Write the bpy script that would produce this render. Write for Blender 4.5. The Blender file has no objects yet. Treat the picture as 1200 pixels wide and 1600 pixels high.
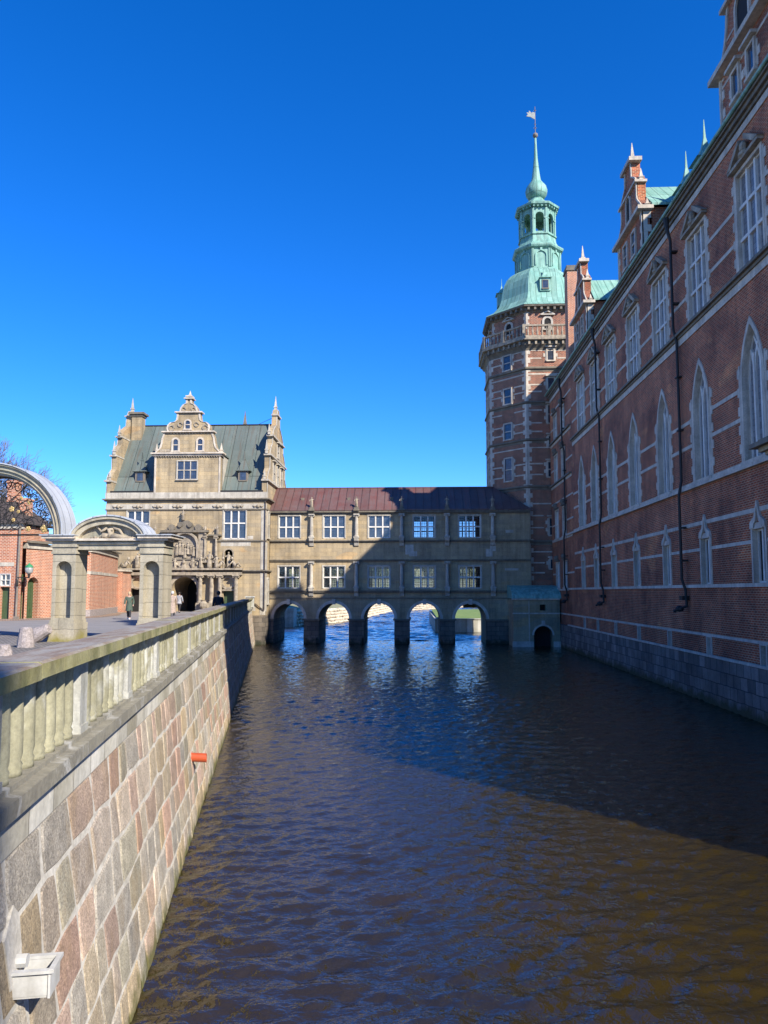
import bpy, bmesh, math, random
import numpy as np
from mathutils import Vector, Matrix, noise
random.seed(7)
R = math.radians
SC = bpy.context.scene
COL = SC.collection
LVEC = Vector((-1.0, 1.05, -0.97)).normalized()      # direction sunlight travels
EYE = 4.62
PATH = 2.87                                           # level of the quay; the water lies at 0

# ------------------------------------------------------------------ mesh helpers
class Frame:
    """u along a wall, v up, w out of the wall"""
    def __init__(s, O, U, N, V=(0, 0, 1)):
        s.O = Vector(O); s.U = Vector(U).normalized(); s.N = Vector(N).normalized(); s.V = Vector(V).normalized()
    def __call__(s, u, v, w=0.0):
        return s.O + s.U * u + s.V * v + s.N * w
WORLD = Frame((0, 0, 0), (1, 0, 0), (0, 0, 1), (0, 1, 0))   # u=x v=y w=z

class MB:
    def __init__(s):
        s.v = []; s.f = []; s.col = []; s.cur = None
    def add(s, verts, faces):
        b = len(s.v); s.v.extend(Vector(p) for p in verts)
        for f in faces:
            s.f.append([b + i for i in f]); s.col.append(s.cur)
    def hexa(s, p):
        s.add(p, [(0, 3, 2, 1), (4, 5, 6, 7), (0, 1, 5, 4), (1, 2, 6, 5), (2, 3, 7, 6), (3, 0, 4, 7)])
    def bx(s, F, u0, u1, v0, v1, w0, w1):
        s.hexa([F(u0, v0, w0), F(u1, v0, w0), F(u1, v1, w0), F(u0, v1, w0), F(u0, v0, w1), F(u1, v0, w1), F(u1, v1, w1), F(u0, v1, w1)])
        return s
    def box(s, x0, x1, y0, y1, z0, z1):
        return s.bx(WORLD, x0, x1, y0, y1, z0, z1)
    def quad(s, a, b, c, d): s.add([a, b, c, d], [(0, 1, 2, 3)])
    def prism(s, F, pts, w0, w1):
        n = len(pts)
        s.add([F(u, v, w0) for u, v in pts] + [F(u, v, w1) for u, v in pts],
              [list(range(n - 1, -1, -1)), list(range(n, 2 * n))] + [(i, (i + 1) % n, n + (i + 1) % n, n + i) for i in range(n)])
        return s
    def ring(s, F, A, B, w0, w1, closed=False):
        """solid strip between two polylines of equal length"""
        n = len(A)
        V = [F(u, v, w1) for u, v in A] + [F(u, v, w1) for u, v in B] + [F(u, v, w0) for u, v in A] + [F(u, v, w0) for u, v in B]
        fs = []
        for i in range(n if closed else n - 1):
            j = (i + 1) % n
            fs += [(i, j, n + j, n + i), (2 * n + i, 3 * n + i, 3 * n + j, 2 * n + j), (i, 2 * n + i, 2 * n + j, j), (n + i, n + j, 3 * n + j, 3 * n + i)]
        if not closed:
            fs += [(0, n, 3 * n, 2 * n), (n - 1, 3 * n - 1, 4 * n - 1, 2 * n - 1)]
        s.add(V, fs); return s
    def lathe(s, c, prof, n=16, rot=0.0, ex=1.0, ey=1.0, cap=True, arc=1.0):
        c = Vector(c); m = len(prof); V = []
        for r, z in prof:
            for k in range(n):
                a = rot + 2 * math.pi * k / n * arc
                V.append(c + Vector((r * math.cos(a) * ex, r * math.sin(a) * ey, z)))
        fs = []
        for i in range(m - 1):
            for k in range(n):
                l = (k + 1) % n
                fs.append((i * n + k, i * n + l, (i + 1) * n + l, (i + 1) * n + k))
        if cap:
            fs += [list(range(n - 1, -1, -1)), list(range((m - 1) * n, m * n))]
        s.add(V, fs); return s
    def octo(s, c, prof):
        """eight-sided; prof gives apothems"""
        return s.lathe(c, [(r / math.cos(math.pi / 8), z) for r, z in prof], 8, math.pi / 8)
    def ball(s, c, rx, ry=None, rz=None, n=10, m=6, mat=None):
        ry = rx if ry is None else ry; rz = rx if rz is None else rz
        c = Vector(c); V = [Vector((0, 0, -rz))]
        for i in range(1, m):
            t = -math.pi / 2 + math.pi * i / m
            for k in range(n):
                a = 2 * math.pi * k / n
                V.append(Vector((rx * math.cos(t) * math.cos(a), ry * math.cos(t) * math.sin(a), rz * math.sin(t))))
        V.append(Vector((0, 0, rz)))
        if mat: V = [mat @ p for p in V]
        V = [c + p for p in V]; fs = []
        for k in range(n): fs.append((0, 1 + (k + 1) % n, 1 + k))
        for i in range(m - 2):
            for k in range(n):
                a = 1 + i * n; l = (k + 1) % n
                fs.append((a + k, a + l, a + n + l, a + n + k))
        b = 1 + (m - 2) * n
        for k in range(n): fs.append((b + k, b + (k + 1) % n, len(V) - 1))
        s.add(V, fs); return s
    def tube(s, pts, r, n=6, cap=True):
        pts = [Vector(p) for p in pts]; m = len(pts)
        rr = r if isinstance(r, (list, tuple)) else [r] * m
        V = []; up = None
        for i, p in enumerate(pts):
            d = (pts[min(i + 1, m - 1)] - pts[max(i - 1, 0)])
            if d.length < 1e-9: d = Vector((0, 0, 1))
            d.normalize()
            if up is None:
                up = d.orthogonal().normalized()
            else:
                up = (up - d * up.dot(d))
                up = up.normalized() if up.length > 1e-6 else d.orthogonal().normalized()
            q = d.cross(up)
            for k in range(n):
                a = 2 * math.pi * k / n
                V.append(p + (up * math.cos(a) + q * math.sin(a)) * rr[i])
        fs = []
        for i in range(m - 1):
            for k in range(n):
                l = (k + 1) % n
                fs.append((i * n + k, i * n + l, (i + 1) * n + l, (i + 1) * n + k))
        if cap: fs += [list(range(n - 1, -1, -1)), list(range((m - 1) * n, m * n))]
        s.add(V, fs); return s
    def build(s, name, mat, parent=None, smooth=False, at=None, recalc=True, jitter=0):
        pw = WL.get(parent.name, Vector()) if parent else Vector()
        at = Vector(at) if at is not None else (pw if parent else Vector())
        me = bpy.data.meshes.new(name)
        me.from_pydata([tuple(p - at) for p in s.v], [], s.f)
        bm = bmesh.new(); bm.from_mesh(me)
        has_col = any(c is not None for c in s.col)
        if has_col:
            cl = bm.loops.layers.float_color.new('Col')
            bm.faces.ensure_lookup_table()
            for i, f in enumerate(bm.faces):
                c = s.col[i] or (1, 1, 1)
                for l in f.loops: l[cl] = (c[0], c[1], c[2], 1)
        if recalc: bmesh.ops.recalc_face_normals(bm, faces=bm.faces)
        uv = bm.loops.layers.uv.new('UVMap')
        for f in bm.faces:
            f.smooth = smooth
            n = f.normal
            if abs(n.z) > 0.93:
                for l in f.loops:
                    p = l.vert.co + at; l[uv].uv = (p.x, p.y)
            else:
                h = Vector((-n.y, n.x, 0)).normalized()
                if h.x + h.y < 0: h = -h
                t = n.cross(h)
                if t.z < 0: t = -t
                k = 1.0
                for l in f.loops:
                    p = l.vert.co + at
                    l[uv].uv = (p.dot(h), p.z / max(t.z, .3))
        bm.to_mesh(me); bm.free(); me.update()
        if mat: me.materials.append(mat)
        o = bpy.data.objects.new(name, me); COL.objects.link(o)
        if parent: o.parent = parent
        o.location = at - pw
        WL[o.name] = at.copy()
        return o
WL = {}

def thing(name, label, cat, loc, group=None, kind=None, rz=0.0):
    o = bpy.data.objects.new(name, None); COL.objects.link(o)
    o.location = loc; o.rotation_euler = (0, 0, rz); o.empty_display_size = .3
    WL[o.name] = Vector(loc)
    tag(o, label, cat, group, kind); return o
def tag(o, label=None, cat=None, group=None, kind=None):
    if label: o['label'] = label
    if cat: o['category'] = cat
    if group: o['group'] = group
    if kind: o['kind'] = kind
    return o
def struct(o, label, cat='ground'): return tag(o, label, cat, None, 'structure')
def children(o): return [c for c in list(bpy.data.objects) if c.parent == o]
def copy_tree(o, parent=None):
    c = o.copy(); COL.objects.link(c)
    if parent: c.parent = parent
    WL[c.name] = WL.get(o.name, Vector()).copy()
    for ch in children(o): copy_tree(ch, c)
    return c

# ------------------------------------------------------------------ materials
def _mat(name):
    m = bpy.data.materials.new(name); m.use_nodes = True
    nt = m.node_tree; b = nt.nodes['Principled BSDF']
    return m, nt, b
def N(nt, t, **kw):
    n = nt.nodes.new(t)
    for k, v in kw.items():
        if k.startswith('i_'):
            n.inputs[k[2:].replace('_', ' ')].default_value = v
        else: setattr(n, k, v)
    return n
def mixc(nt, fac, a, b, blend='MIX'):
    m = nt.nodes.new('ShaderNodeMix'); m.data_type = 'RGBA'; m.blend_type = blend
    for idx, val in ((0, fac), (6, a), (7, b)):
        if isinstance(val, (int, float)): m.inputs[idx].default_value = val
        elif isinstance(val, tuple): m.inputs[idx].default_value = (*val[:3], 1)
        else: nt.links.new(val, m.inputs[idx])
    return m.outputs[2]
def ramp(nt, src, stops):
    r = nt.nodes.new('ShaderNodeValToRGB'); e = r.color_ramp.elements
    while len(e) < len(stops): e.new(.5)
    for i, (p, c) in enumerate(stops):
        e[i].position = p; e[i].color = (*c, 1) if isinstance(c, tuple) else (c, c, c, 1)
    nt.links.new(src, r.inputs[0]); return r.outputs[0]
def noi(nt, vec, scale, detail=5, rough=.6, dist=0):
    n = N(nt, 'ShaderNodeTexNoise'); n.inputs['Scale'].default_value = scale
    n.inputs['Detail'].default_value = detail; n.inputs['Roughness'].default_value = rough
    n.inputs['Distortion'].default_value = dist
    if vec is not None: nt.links.new(vec, n.inputs['Vector'])
    return n.outputs[0]
def coords(nt):
    u = N(nt, 'ShaderNodeUVMap').outputs[0]
    g = N(nt, 'ShaderNodeNewGeometry').outputs['Position']
    return u, g
def scalev(nt, vec, s):
    m = N(nt, 'ShaderNodeMapping'); m.inputs['Scale'].default_value = s
    nt.links.new(vec, m.inputs[0]); return m.outputs[0]
def bump(nt, b, h, strength=.3, dist=.02):
    n = N(nt, 'ShaderNodeBump'); n.inputs['Strength'].default_value = strength; n.inputs['Distance'].default_value = dist
    nt.links.new(h, n.inputs['Height']); nt.links.new(n.outputs[0], b.inputs['Normal'])
def zramp(nt, pos, z0, z1):
    sp = N(nt, 'ShaderNodeSeparateXYZ'); nt.links.new(pos, sp.inputs[0])
    m = N(nt, 'ShaderNodeMapRange'); m.inputs[1].default_value = z0; m.inputs[2].default_value = z1
    nt.links.new(sp.outputs[2], m.inputs[0]); return m.outputs[0]

def m_brick(name, c1, c2, mortar, bw=.24, bh=.085, ms=.014, off=.5, rough=.9, mottle=.5, bumpd=.01, dark=(.5, .5, .5), algae=None, bias=0.0, patch=None, wob=None):
    m, nt, b = _mat(name); uv, pos = coords(nt)
    br = N(nt, 'ShaderNodeTexBrick'); br.offset = off
    br.inputs['Scale'].default_value = 1; br.inputs['Brick Width'].default_value = bw; br.inputs['Row Height'].default_value = bh
    br.inputs['Mortar Size'].default_value = ms; br.inputs['Mortar Smooth'].default_value = .3; br.inputs['Bias'].default_value = bias
    br.inputs['Color1'].default_value = (*c1, 1); br.inputs['Color2'].default_value = (*c2, 1); br.inputs['Mortar'].default_value = (*mortar, 1)
    # slight waviness of the joints
    wn = N(nt, 'ShaderNodeTexNoise'); wn.inputs['Scale'].default_value = 1.6; nt.links.new(pos, wn.inputs['Vector'])
    add = N(nt, 'ShaderNodeVectorMath', operation='MULTIPLY_ADD'); nt.links.new(wn.outputs[1], add.inputs[0])
    add.inputs[1].default_value = ((bh * .3, bh * .3, 0) if wob is None else (wob, wob, 0)); nt.links.new(uv, add.inputs[2])
    nt.links.new(add.outputs[0], br.inputs['Vector'])
    big = noi(nt, pos, .45, 6, .65)
    f = ramp(nt, big, [(.35, 0.0), (.68, 1.0)])
    dk = mixc(nt, 1.0, br.outputs[0], dark, 'MULTIPLY')
    c = mixc(nt, f, br.outputs[0], dk)
    c = mixc(nt, mottle, br.outputs[0], c)
    # vertical weather streaks
    st = noi(nt, scalev(nt, pos, (1.6, 1.6, .12)), 1.5, 4, .6)
    sf = ramp(nt, st, [(.42, 1.0), (.7, .62)])
    c = mixc(nt, .8, c, sf, 'MULTIPLY')
    fine = noi(nt, pos, 14, 3, .7)
    c = mixc(nt, .35, c, ramp(nt, fine, [(.3, .55), (.7, 1.35)]), 'MULTIPLY')
    if patch:
        pf = ramp(nt, noi(nt, scalev(nt, pos, (.25, .25, .6)), 1.1, 1), [(.66, 0.0), (.675, 1.0)])
        c = mixc(nt, pf, c, mixc(nt, 1.0, c, patch, 'MULTIPLY'))
    if algae:
        zr = zramp(nt, pos, algae[0], algae[1])
        mx = N(nt, 'ShaderNodeMath', operation='SUBTRACT'); nt.links.new(noi(nt, pos, 1.8, 5), mx.inputs[0]); nt.links.new(zr, mx.inputs[1])
        c = mixc(nt, ramp(nt, mx.outputs[0], [(.02, 0.0), (.3, 1.0)]), c, algae[2])
    nt.links.new(c, b.inputs['Base Color']); b.inputs['Roughness'].default_value = rough
    inv = N(nt, 'ShaderNodeMath', operation='MULTIPLY_ADD'); nt.links.new(br.outputs[1], inv.inputs[0]); inv.inputs[1].default_value = -1
    nt.links.new(fine, inv.inputs[2]); bump(nt, b, inv.outputs[0], .6, bumpd)
    return m

def m_stone(name, a, bcol, scale=1.2, rough=.85, speck=.35, bumpd=.012, algae=None, streak=.5, spots=None, uvmap=False, third=None):
    m, nt, b = _mat(name); uv, pos = coords(nt)
    c = mixc(nt, ramp(nt, noi(nt, pos, scale, 7, .65), [(.35, 0.0), (.65, 1.0)]), a, bcol)
    if third:
        c = mixc(nt, ramp(nt, noi(nt, pos, scale * .6, 5, .7, .5), [(.52, 0.0), (.62, 1.0)]), c, third)
    st = noi(nt, scalev(nt, pos, (2.5, 2.5, .2)), 1.6, 4, .6)
    c = mixc(nt, streak, c, ramp(nt, st, [(.4, 1.1), (.68, .5)]), 'MULTIPLY')
    fine = noi(nt, pos, 22, 4, .8)
    c = mixc(nt, speck, c, ramp(nt, fine, [(.32, .4), (.68, 1.5)]), 'MULTIPLY')
    if algae:
        zr = zramp(nt, pos, algae[0], algae[1])
        mx = N(nt, 'ShaderNodeMath', operation='SUBTRACT'); nt.links.new(noi(nt, pos, 2.5, 5), mx.inputs[0]); nt.links.new(zr, mx.inputs[1])
        c = mixc(nt, ramp(nt, mx.outputs[0], [(.02, 0.0), (.3, 1.0)]), c, algae[2])
    nt.links.new(c, b.inputs['Base Color']); b.inputs['Roughness'].default_value = rough
    bump(nt, b, fine, .5, bumpd)
    return m

def m_seam(name, a, bcol, seam, w=.6, h=3.0, rough=.5, third=None, metal=0.0, ms=.02):
    m, nt, b = _mat(name); uv, pos = coords(nt)
    br = N(nt, 'ShaderNodeTexBrick'); br.offset = .5
    br.inputs['Scale'].default_value = 1; br.inputs['Brick Width'].default_value = w; br.inputs['Row Height'].default_value = h
    br.inputs['Mortar Size'].default_value = ms; br.inputs['Mortar Smooth'].default_value = .2
    # seams run up the slope: swap so that the long joints are continuous
    br.offset = 0.0
    nt.links.new(uv, br.inputs['Vector'])
    br.inputs['Color1'].default_value = (1, 1, 1, 1); br.inputs['Color2'].default_value = (.72, .72, .72, 1); br.inputs['Mortar'].default_value = (*seam, 1)
    c = mixc(nt, ramp(nt, noi(nt, pos, .8, 6, .7), [(.35, 0.0), (.65, 1.0)]), a, bcol)
    st = noi(nt, scalev(nt, uv, (3.0, .25, 1)), 1.2, 5, .65)
    c = mixc(nt, ramp(nt, st, [(.5, 0.0), (.68, .8)]), c, third or tuple(x * .5 for x in a))
    c = mixc(nt, 1.0, c, br.outputs[0], 'MULTIPLY')
    nt.links.new(c, b.inputs['Base Color']); b.inputs['Roughness'].default_value = rough; b.inputs['Metallic'].default_value = metal
    bump(nt, b, br.outputs[1], .8, .03)
    return m

def m_flat(name, c, rough=.6, metal=0.0, var=.25, scale=6, spec=None):
    m, nt, b = _mat(name); uv, pos = coords(nt)
    cc = mixc(nt, ramp(nt, noi(nt, pos, scale, 4), [(.3, 0.0), (.7, 1.0)]), tuple(x * (1 - var) for x in c), tuple(min(1, x * (1 + var)) for x in c))
    nt.links.new(cc, b.inputs['Base Color']); b.inputs['Roughness'].default_value = rough; b.inputs['Metallic'].default_value = metal
    return m

def m_glass_dark(name, c=(.05, .06, .08), lead=(.03, .03, .03), gw=.22, gh=.26, rough=.12, lead_ms=.012, wob=.02):
    m, nt, b = _mat(name); uv, pos = coords(nt)
    br = N(nt, 'ShaderNodeTexBrick'); br.offset = 0
    br.inputs['Scale'].default_value = 1; br.inputs['Brick Width'].default_value = gw; br.inputs['Row Height'].default_value = gh
    br.inputs['Mortar Size'].default_value = lead_ms; br.inputs['Color1'].default_value = (*c, 1); br.inputs['Color2'].default_value = (*[x * .6 for x in c], 1)
    br.inputs['Mortar'].default_value = (*lead, 1); nt.links.new(uv, br.inputs['Vector'])
    nt.links.new(br.outputs[0], b.inputs['Base Color']); b.inputs['Roughness'].default_value = rough
    b.inputs['IOR'].default_value = 1.7
    # every little pane sits at its own slight angle
    bump(nt, b, noi(nt, pos, 3.0, 2), .35, wob)
    return m

def m_glass_clear(name, gw=.2, gh=.24):
    m = bpy.data.materials.new(name); m.use_nodes = True; nt = m.node_tree
    nt.nodes.clear(); out = N(nt, 'ShaderNodeOutputMaterial')
    uv, pos = coords(nt)
    tr = N(nt, 'ShaderNodeBsdfTransparent'); tr.inputs[0].default_value = (.72, .76, .78, 1)
    gl = N(nt, 'ShaderNodeBsdfGlossy'); gl.inputs['Roughness'].default_value = .08
    fr = N(nt, 'ShaderNodeFresnel'); fr.inputs[0].default_value = 1.6
    mx = N(nt, 'ShaderNodeMixShader'); nt.links.new(fr.outputs[0], mx.inputs[0]); nt.links.new(tr.outputs[0], mx.inputs[1]); nt.links.new(gl.outputs[0], mx.inputs[2])
    br = N(nt, 'ShaderNodeTexBrick'); br.offset = 0
    br.inputs['Scale'].default_value = 1; br.inputs['Brick Width'].default_value = gw; br.inputs['Row Height'].default_value = gh; br.inputs['Mortar Size'].default_value = .012
    nt.links.new(uv, br.inputs['Vector'])
    df = N(nt, 'ShaderNodeBsdfDiffuse'); df.inputs[0].default_value = (.04, .04, .045, 1)
    m2 = N(nt, 'ShaderNodeMixShader'); nt.links.new(br.outputs[1], m2.inputs[0]); nt.links.new(mx.outputs[0], m2.inputs[1]); nt.links.new(df.outputs[0], m2.inputs[2])
    nt.links.new(m2.outputs[0], out.inputs[0]); return m

def m_water(name, far=False):
    m, nt, b = _mat(name); uv, pos = coords(nt)
    b.inputs['Roughness'].default_value = .03; b.inputs['IOR'].default_value = 1.95
    big = noi(nt, pos, .18, 4, .6)
    c = mixc(nt, ramp(nt, big, [(.35, 0.0), (.65, 1.0)]), (.027, .0175, .002), (.018, .013, .002))
    nt.links.new(c, b.inputs['Base Color'])
    def mp(rot, sx, sy):
        v = N(nt, 'ShaderNodeMapping'); v.inputs['Rotation'].default_value = (0, 0, R(rot)); v.inputs['Scale'].default_value = (sx, sy, 1)
        nt.links.new(pos, v.inputs[0]); return v.outputs[0]
    def mad(x, k, y):
        q = N(nt, 'ShaderNodeMath', operation='MULTIPLY_ADD'); nt.links.new(x, q.inputs[0]); q.inputs[1].default_value = k
        if y is None: q.inputs[2].default_value = 0
        else: nt.links.new(y, q.inputs[2])
        return q.outputs[0]
    if far:
        bump(nt, b, noi(nt, mp(-25, .9, 1.4), 3.0, 2, .5, .6), 1.0, .05)
    else:
        a = mad(noi(nt, mp(12, .9, 1.6), 9, 2, .5, .6), 1.0, mad(noi(nt, mp(-40, 1, 1.3), 22, 1, .5, .5), .3, None))
        bump(nt, b, a, 1.0, .017)
    return m

def m_attr_stone():
    m, nt, b = _mat('granite_blocks'); uv, pos = coords(nt)
    at = N(nt, 'ShaderNodeAttribute', attribute_name='Col').outputs[0]
    v = N(nt, 'ShaderNodeTexVoronoi'); v.inputs['Scale'].default_value = 60; nt.links.new(pos, v.inputs['Vector'])
    g1 = noi(nt, pos, 45, 4, .85); g2 = noi(nt, pos, 4, 6, .7)
    c = mixc(nt, .75, at, ramp(nt, g1, [(.3, .18), (.47, .9), (.68, 1.95)]), 'MULTIPLY')
    c = mixc(nt, .8, c, ramp(nt, g2, [(.3, .62), (.7, 1.3)]), 'MULTIPLY')
    warm = ramp(nt, noi(nt, scalev(nt, pos, (1, 1, .5)), 2.2, 5, .7), [(.5, 0.0), (.72, .4)])
    c = mixc(nt, warm, c, (.36, .24, .10), 'MIX')
    c = mixc(nt, .25, c, ramp(nt, v.outputs[0], [(0.0, .6), (.6, 1.3)]), 'MULTIPLY')
    zr = zramp(nt, pos, -.15, .8)
    mx = N(nt, 'ShaderNodeMath', operation='SUBTRACT'); nt.links.new(noi(nt, pos, 2.5, 5), mx.inputs[0]); nt.links.new(zr, mx.inputs[1])
    c = mixc(nt, ramp(nt, mx.outputs[0], [(.12, 0.0), (.35, .9)]), c, (.10, .10, .018))
    nt.links.new(c, b.inputs['Base Color']); b.inputs['Roughness'].default_value = .8
    h = N(nt, 'ShaderNodeMath', operation='MULTIPLY_ADD'); nt.links.new(g2, h.inputs[0]); h.inputs[1].default_value = 2.0; nt.links.new(g1, h.inputs[2])
    bump(nt, b, h.outputs[0], .7, .025)
    return m

M = {}
M['brick'] = m_brick('castle_brick', (.56, .105, .028), (.23, .046, .018), (.56, .34, .20), .25, .088, .017, mottle=1.0, dark=(.40, .36, .38), patch=(1.3, 1.35, 1.2))
M['brick_tower'] = m_brick('tower_brick', (.38, .10, .048), (.17, .045, .026), (.46, .34, .24), .27, .11, .02, mottle=.6, dark=(.5, .45, .45), patch=(1.25, 1.05, 1.0))
M['brick_orange'] = m_brick('orange_brick', (.52, .17, .07), (.34, .10, .05), (.60, .46, .34), .25, .10, .018, mottle=.35, dark=(.75, .7, .7))
M['sand'] = m_brick('sandstone_ashlar', (.49, .375, .215), (.385, .31, .20), (.30, .24, .16), .95, .36, .008, mottle=.8, dark=(.55, .54, .54), bumpd=.012, patch=(1.12, 1.0, .86))
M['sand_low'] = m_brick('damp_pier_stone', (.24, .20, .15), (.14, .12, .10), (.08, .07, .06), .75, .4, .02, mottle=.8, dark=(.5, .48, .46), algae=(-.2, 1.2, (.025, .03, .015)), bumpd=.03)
M['trim'] = m_stone('pale_trim_stone', (.50, .46, .38), (.36, .32, .26), 1.8, streak=.6)
M['trim_cool'] = m_stone('grey_trim_stone', (.62, .54, .43), (.42, .365, .295), 1.5, streak=.5, algae=None)
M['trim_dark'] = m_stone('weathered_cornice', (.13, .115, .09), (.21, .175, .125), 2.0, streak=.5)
M['sculpt'] = m_stone('sculpted_sandstone', (.42, .35, .25), (.20, .17, .13), 3.0, streak=.5)
M['granite'] = m_brick('granite_plinth', (.30, .275, .24), (.14, .13, .115), (.06, .055, .05), .62, .49, .020, mottle=1.0, wob=.09, dark=(.5, .48, .45), algae=(-.1, 1.0, (.05, .05, .02)), bumpd=.04)
M['portal'] = m_stone('gateway_stone', (.44, .39, .29), (.31, .28, .21), 1.4, streak=.6, third=(.30, .29, .22))
M['portal_ashlar'] = m_brick('gateway_ashlar', (.45, .40, .30), (.35, .315, .235), (.20, .18, .14), 1.4, .48, .01, mottle=.6, dark=(.7, .68, .6), algae=(2.75, 3.75, (.22, .19, .045)))
M['zinc'] = m_seam('zinc_sheet', (.52, .54, .56), (.44, .46, .48), (.45, .46, .48), .5, 6, .5, third=(.36, .38, .40), metal=.15)
M['copper'] = m_seam('mint_copper', (.27, .46, .37), (.17, .36, .29), (.38, .42, .40), .5, 4.0, .7, third=(.10, .22, .17))
M['copper_plain'] = m_stone('mint_copper_sheet', (.24, .42, .33), (.15, .32, .26), 1.6, streak=.9, speck=.12, rough=.6, bumpd=.003)
M['copper_grey'] = m_seam('grey_green_copper', (.105, .135, .118), (.14, .165, .145), (.38, .40, .38), 1.15, 9.0, .6, third=(.12, .10, .072), ms=.03)
M['roof_red'] = m_seam('red_lead_roof', (.135, .062, .052), (.15, .10, .09), (.42, .36, .36), .72, 9.0, .5, third=(.17, .060, .045), ms=.022)
M['tile'] = m_brick('brown_roof_tile', (.10, .075, .065), (.065, .05, .045), (.03, .025, .02), .22, .3, .02, mottle=.5, bumpd=.03)
M['glass'] = m_glass_dark('leaded_window_glass', (.055, .07, .10))
M['glass_grey'] = m_glass_dark('sky_grey_window_glass', (.22, .23, .25), (.09, .09, .10), gw=.18, gh=.22, rough=.25)  # pale grey base colour stands in for sky reflected in the panes
M['glass_clear'] = m_glass_clear('clear_window_glass')
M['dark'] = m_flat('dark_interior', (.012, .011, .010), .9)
M['room'] = m_flat('room_plaster', (.16, .14, .12), .9)
M['iron'] = m_flat('black_iron', (.013, .012, .011), .65)
M['pale_frame'] = m_stone('pale_mullion_stone', (.72, .69, .62), (.58, .55, .49), 2.5, streak=.35, speck=.15)
M['gold'] = m_flat('gilded_iron', (.42, .30, .12), .5, .4)
M['green_door'] = m_flat('green_painted_wood', (.045, .075, .03), .6)
M['white'] = m_stone('white_painted_gutter', (.54, .54, .52), (.40, .39, .36), 5, streak=.4, speck=.1, bumpd=.002, rough=.5)
M['orange'] = m_flat('orange_plastic_pipe', (.38, .065, .02), .4, var=.1)
M['water'] = m_water('moat_water'); M['lake'] = m_water('lake_water', True)
M['blocks'] = m_attr_stone()
M['mortar'] = m_stone('lime_mortar', (.60, .57, .50), (.42, .39, .33), 5, streak=.2, algae=(-.1, .8, (.08, .075, .02)))
M['plinth_white'] = m_brick('limewashed_plinth', (.74, .72, .66), (.40, .37, .29), (.26, .24, .20), .62, 4.1, .010, wob=.01, mottle=.9, dark=(.62, .60, .50), bumpd=.01)
M['moss_stone'] = m_stone('mossy_coping_stone', (.24, .22, .085), (.33, .31, .17), 2.5, streak=.75, third=(.19, .19, .075))
def worn_top(m):
    nt = m.node_tree; b = nt.nodes['Principled BSDF']; uv, pos = coords(nt)
    src = b.inputs['Base Color'].links[0].from_socket
    t = mixc(nt, ramp(nt, noi(nt, scalev(nt, pos, (2.2, .7, 1)), 2.5, 6, .7), [(.42, 0.0), (.6, 1.0)]), (.28, .255, .215), (.20, .14, .095))
    t = mixc(nt, .5, t, ramp(nt, noi(nt, pos, 28, 4, .8), [(.3, .5), (.7, 1.5)]), 'MULTIPLY')
    sp = N(nt, 'ShaderNodeSeparateXYZ'); nt.links.new(N(nt, 'ShaderNodeNewGeometry').outputs['True Normal'], sp.inputs[0])
    f = ramp(nt, sp.outputs[2], [(.7, 0.0), (.9, 1.0)])
    nt.links.new(mixc(nt, f, src, t), b.inputs['Base Color'])
worn_top(M['moss_stone'])
M['coping_top'] = m_stone('worn_coping_top', (.30, .275, .24), (.22, .20, .17), 3, streak=.1, third=(.34, .20, .13))
M['baluster'] = m_stone('weathered_baluster_stone', (.34, .32, .21), (.235, .22, .14), 1.6, streak=.8, third=(.46, .45, .38))
M['pier'] = m_stone('pale_pier_stone', (.50, .49, .45), (.38, .375, .32), 1.6, streak=.7, third=(.30, .29, .20))
M['ledge'] = m_stone('grey_ledge_stone', (.27, .25, .19), (.20, .185, .145), 3, streak=.3, third=(.42, .41, .37))
M['setts'] = m_brick('grey_setts', (.31, .285, .26), (.22, .205, .19), (.13, .115, .10), .16, .12, .02, mottle=.6, bumpd=.02)
M['asphalt'] = m_stone('grey_asphalt', (.25, .235, .22), (.21, .20, .19), .8, streak=0, speck=.3)
M['cobble'] = m_brick('pinkish_cobbles', (.46, .31, .21), (.34, .24, .17), (.24, .18, .13), .17, .15, .03, mottle=.5, bumpd=.03)
M['grass'] = m_stone('short_grass', (.13, .21, .03), (.20, .25, .05), .6, streak=0, speck=.5)
M['far_ground'] = m_stone('park_ground', (.17, .20, .06), (.30, .26, .15), .05, streak=0, speck=.5)
M['bark'] = m_stone('grey_bark', (.25, .21, .17), (.17, .145, .12), 3, streak=.3)
M['riprap'] = m_flat('pale_bank_stone', (.50, .42, .30), .9, var=.35, scale=.8)
M['verdigris'] = m_flat('green_lamp_cap', (.03, .22, .09), .5)
M['lampglass'] = m_flat('frosted_lamp_glass', (.30, .31, .30), .1)
M['bollard'] = m_stone('rough_granite', (.36, .31, .29), (.22, .19, .18), 9, streak=.2, speck=.6, bumpd=.02)
M['silver'] = m_flat('silver_vane', (.26, .27, .24), .5, .1)
for k, c in (('skin', (.48, .30, .22)), ('coat_green', (.06, .085, .06)), ('coat_brown', (.34, .26, .21)), ('coat_black', (.012, .012, .014)), ('coat_grey', (.30, .30, .31)),
             ('trousers', (.018, .018, .022)), ('hair_dark', (.03, .02, .015)), ('hair_white', (.55, .52, .48)), ('hair_blond', (.42, .30, .16)), ('shoe_white', (.7, .7, .7)), ('shoe_black', (.02, .02, .02))):
    M[k] = m_flat('cloth_' + k if k.startswith('coat') else k, c, .8, var=.3, scale=12)
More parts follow.
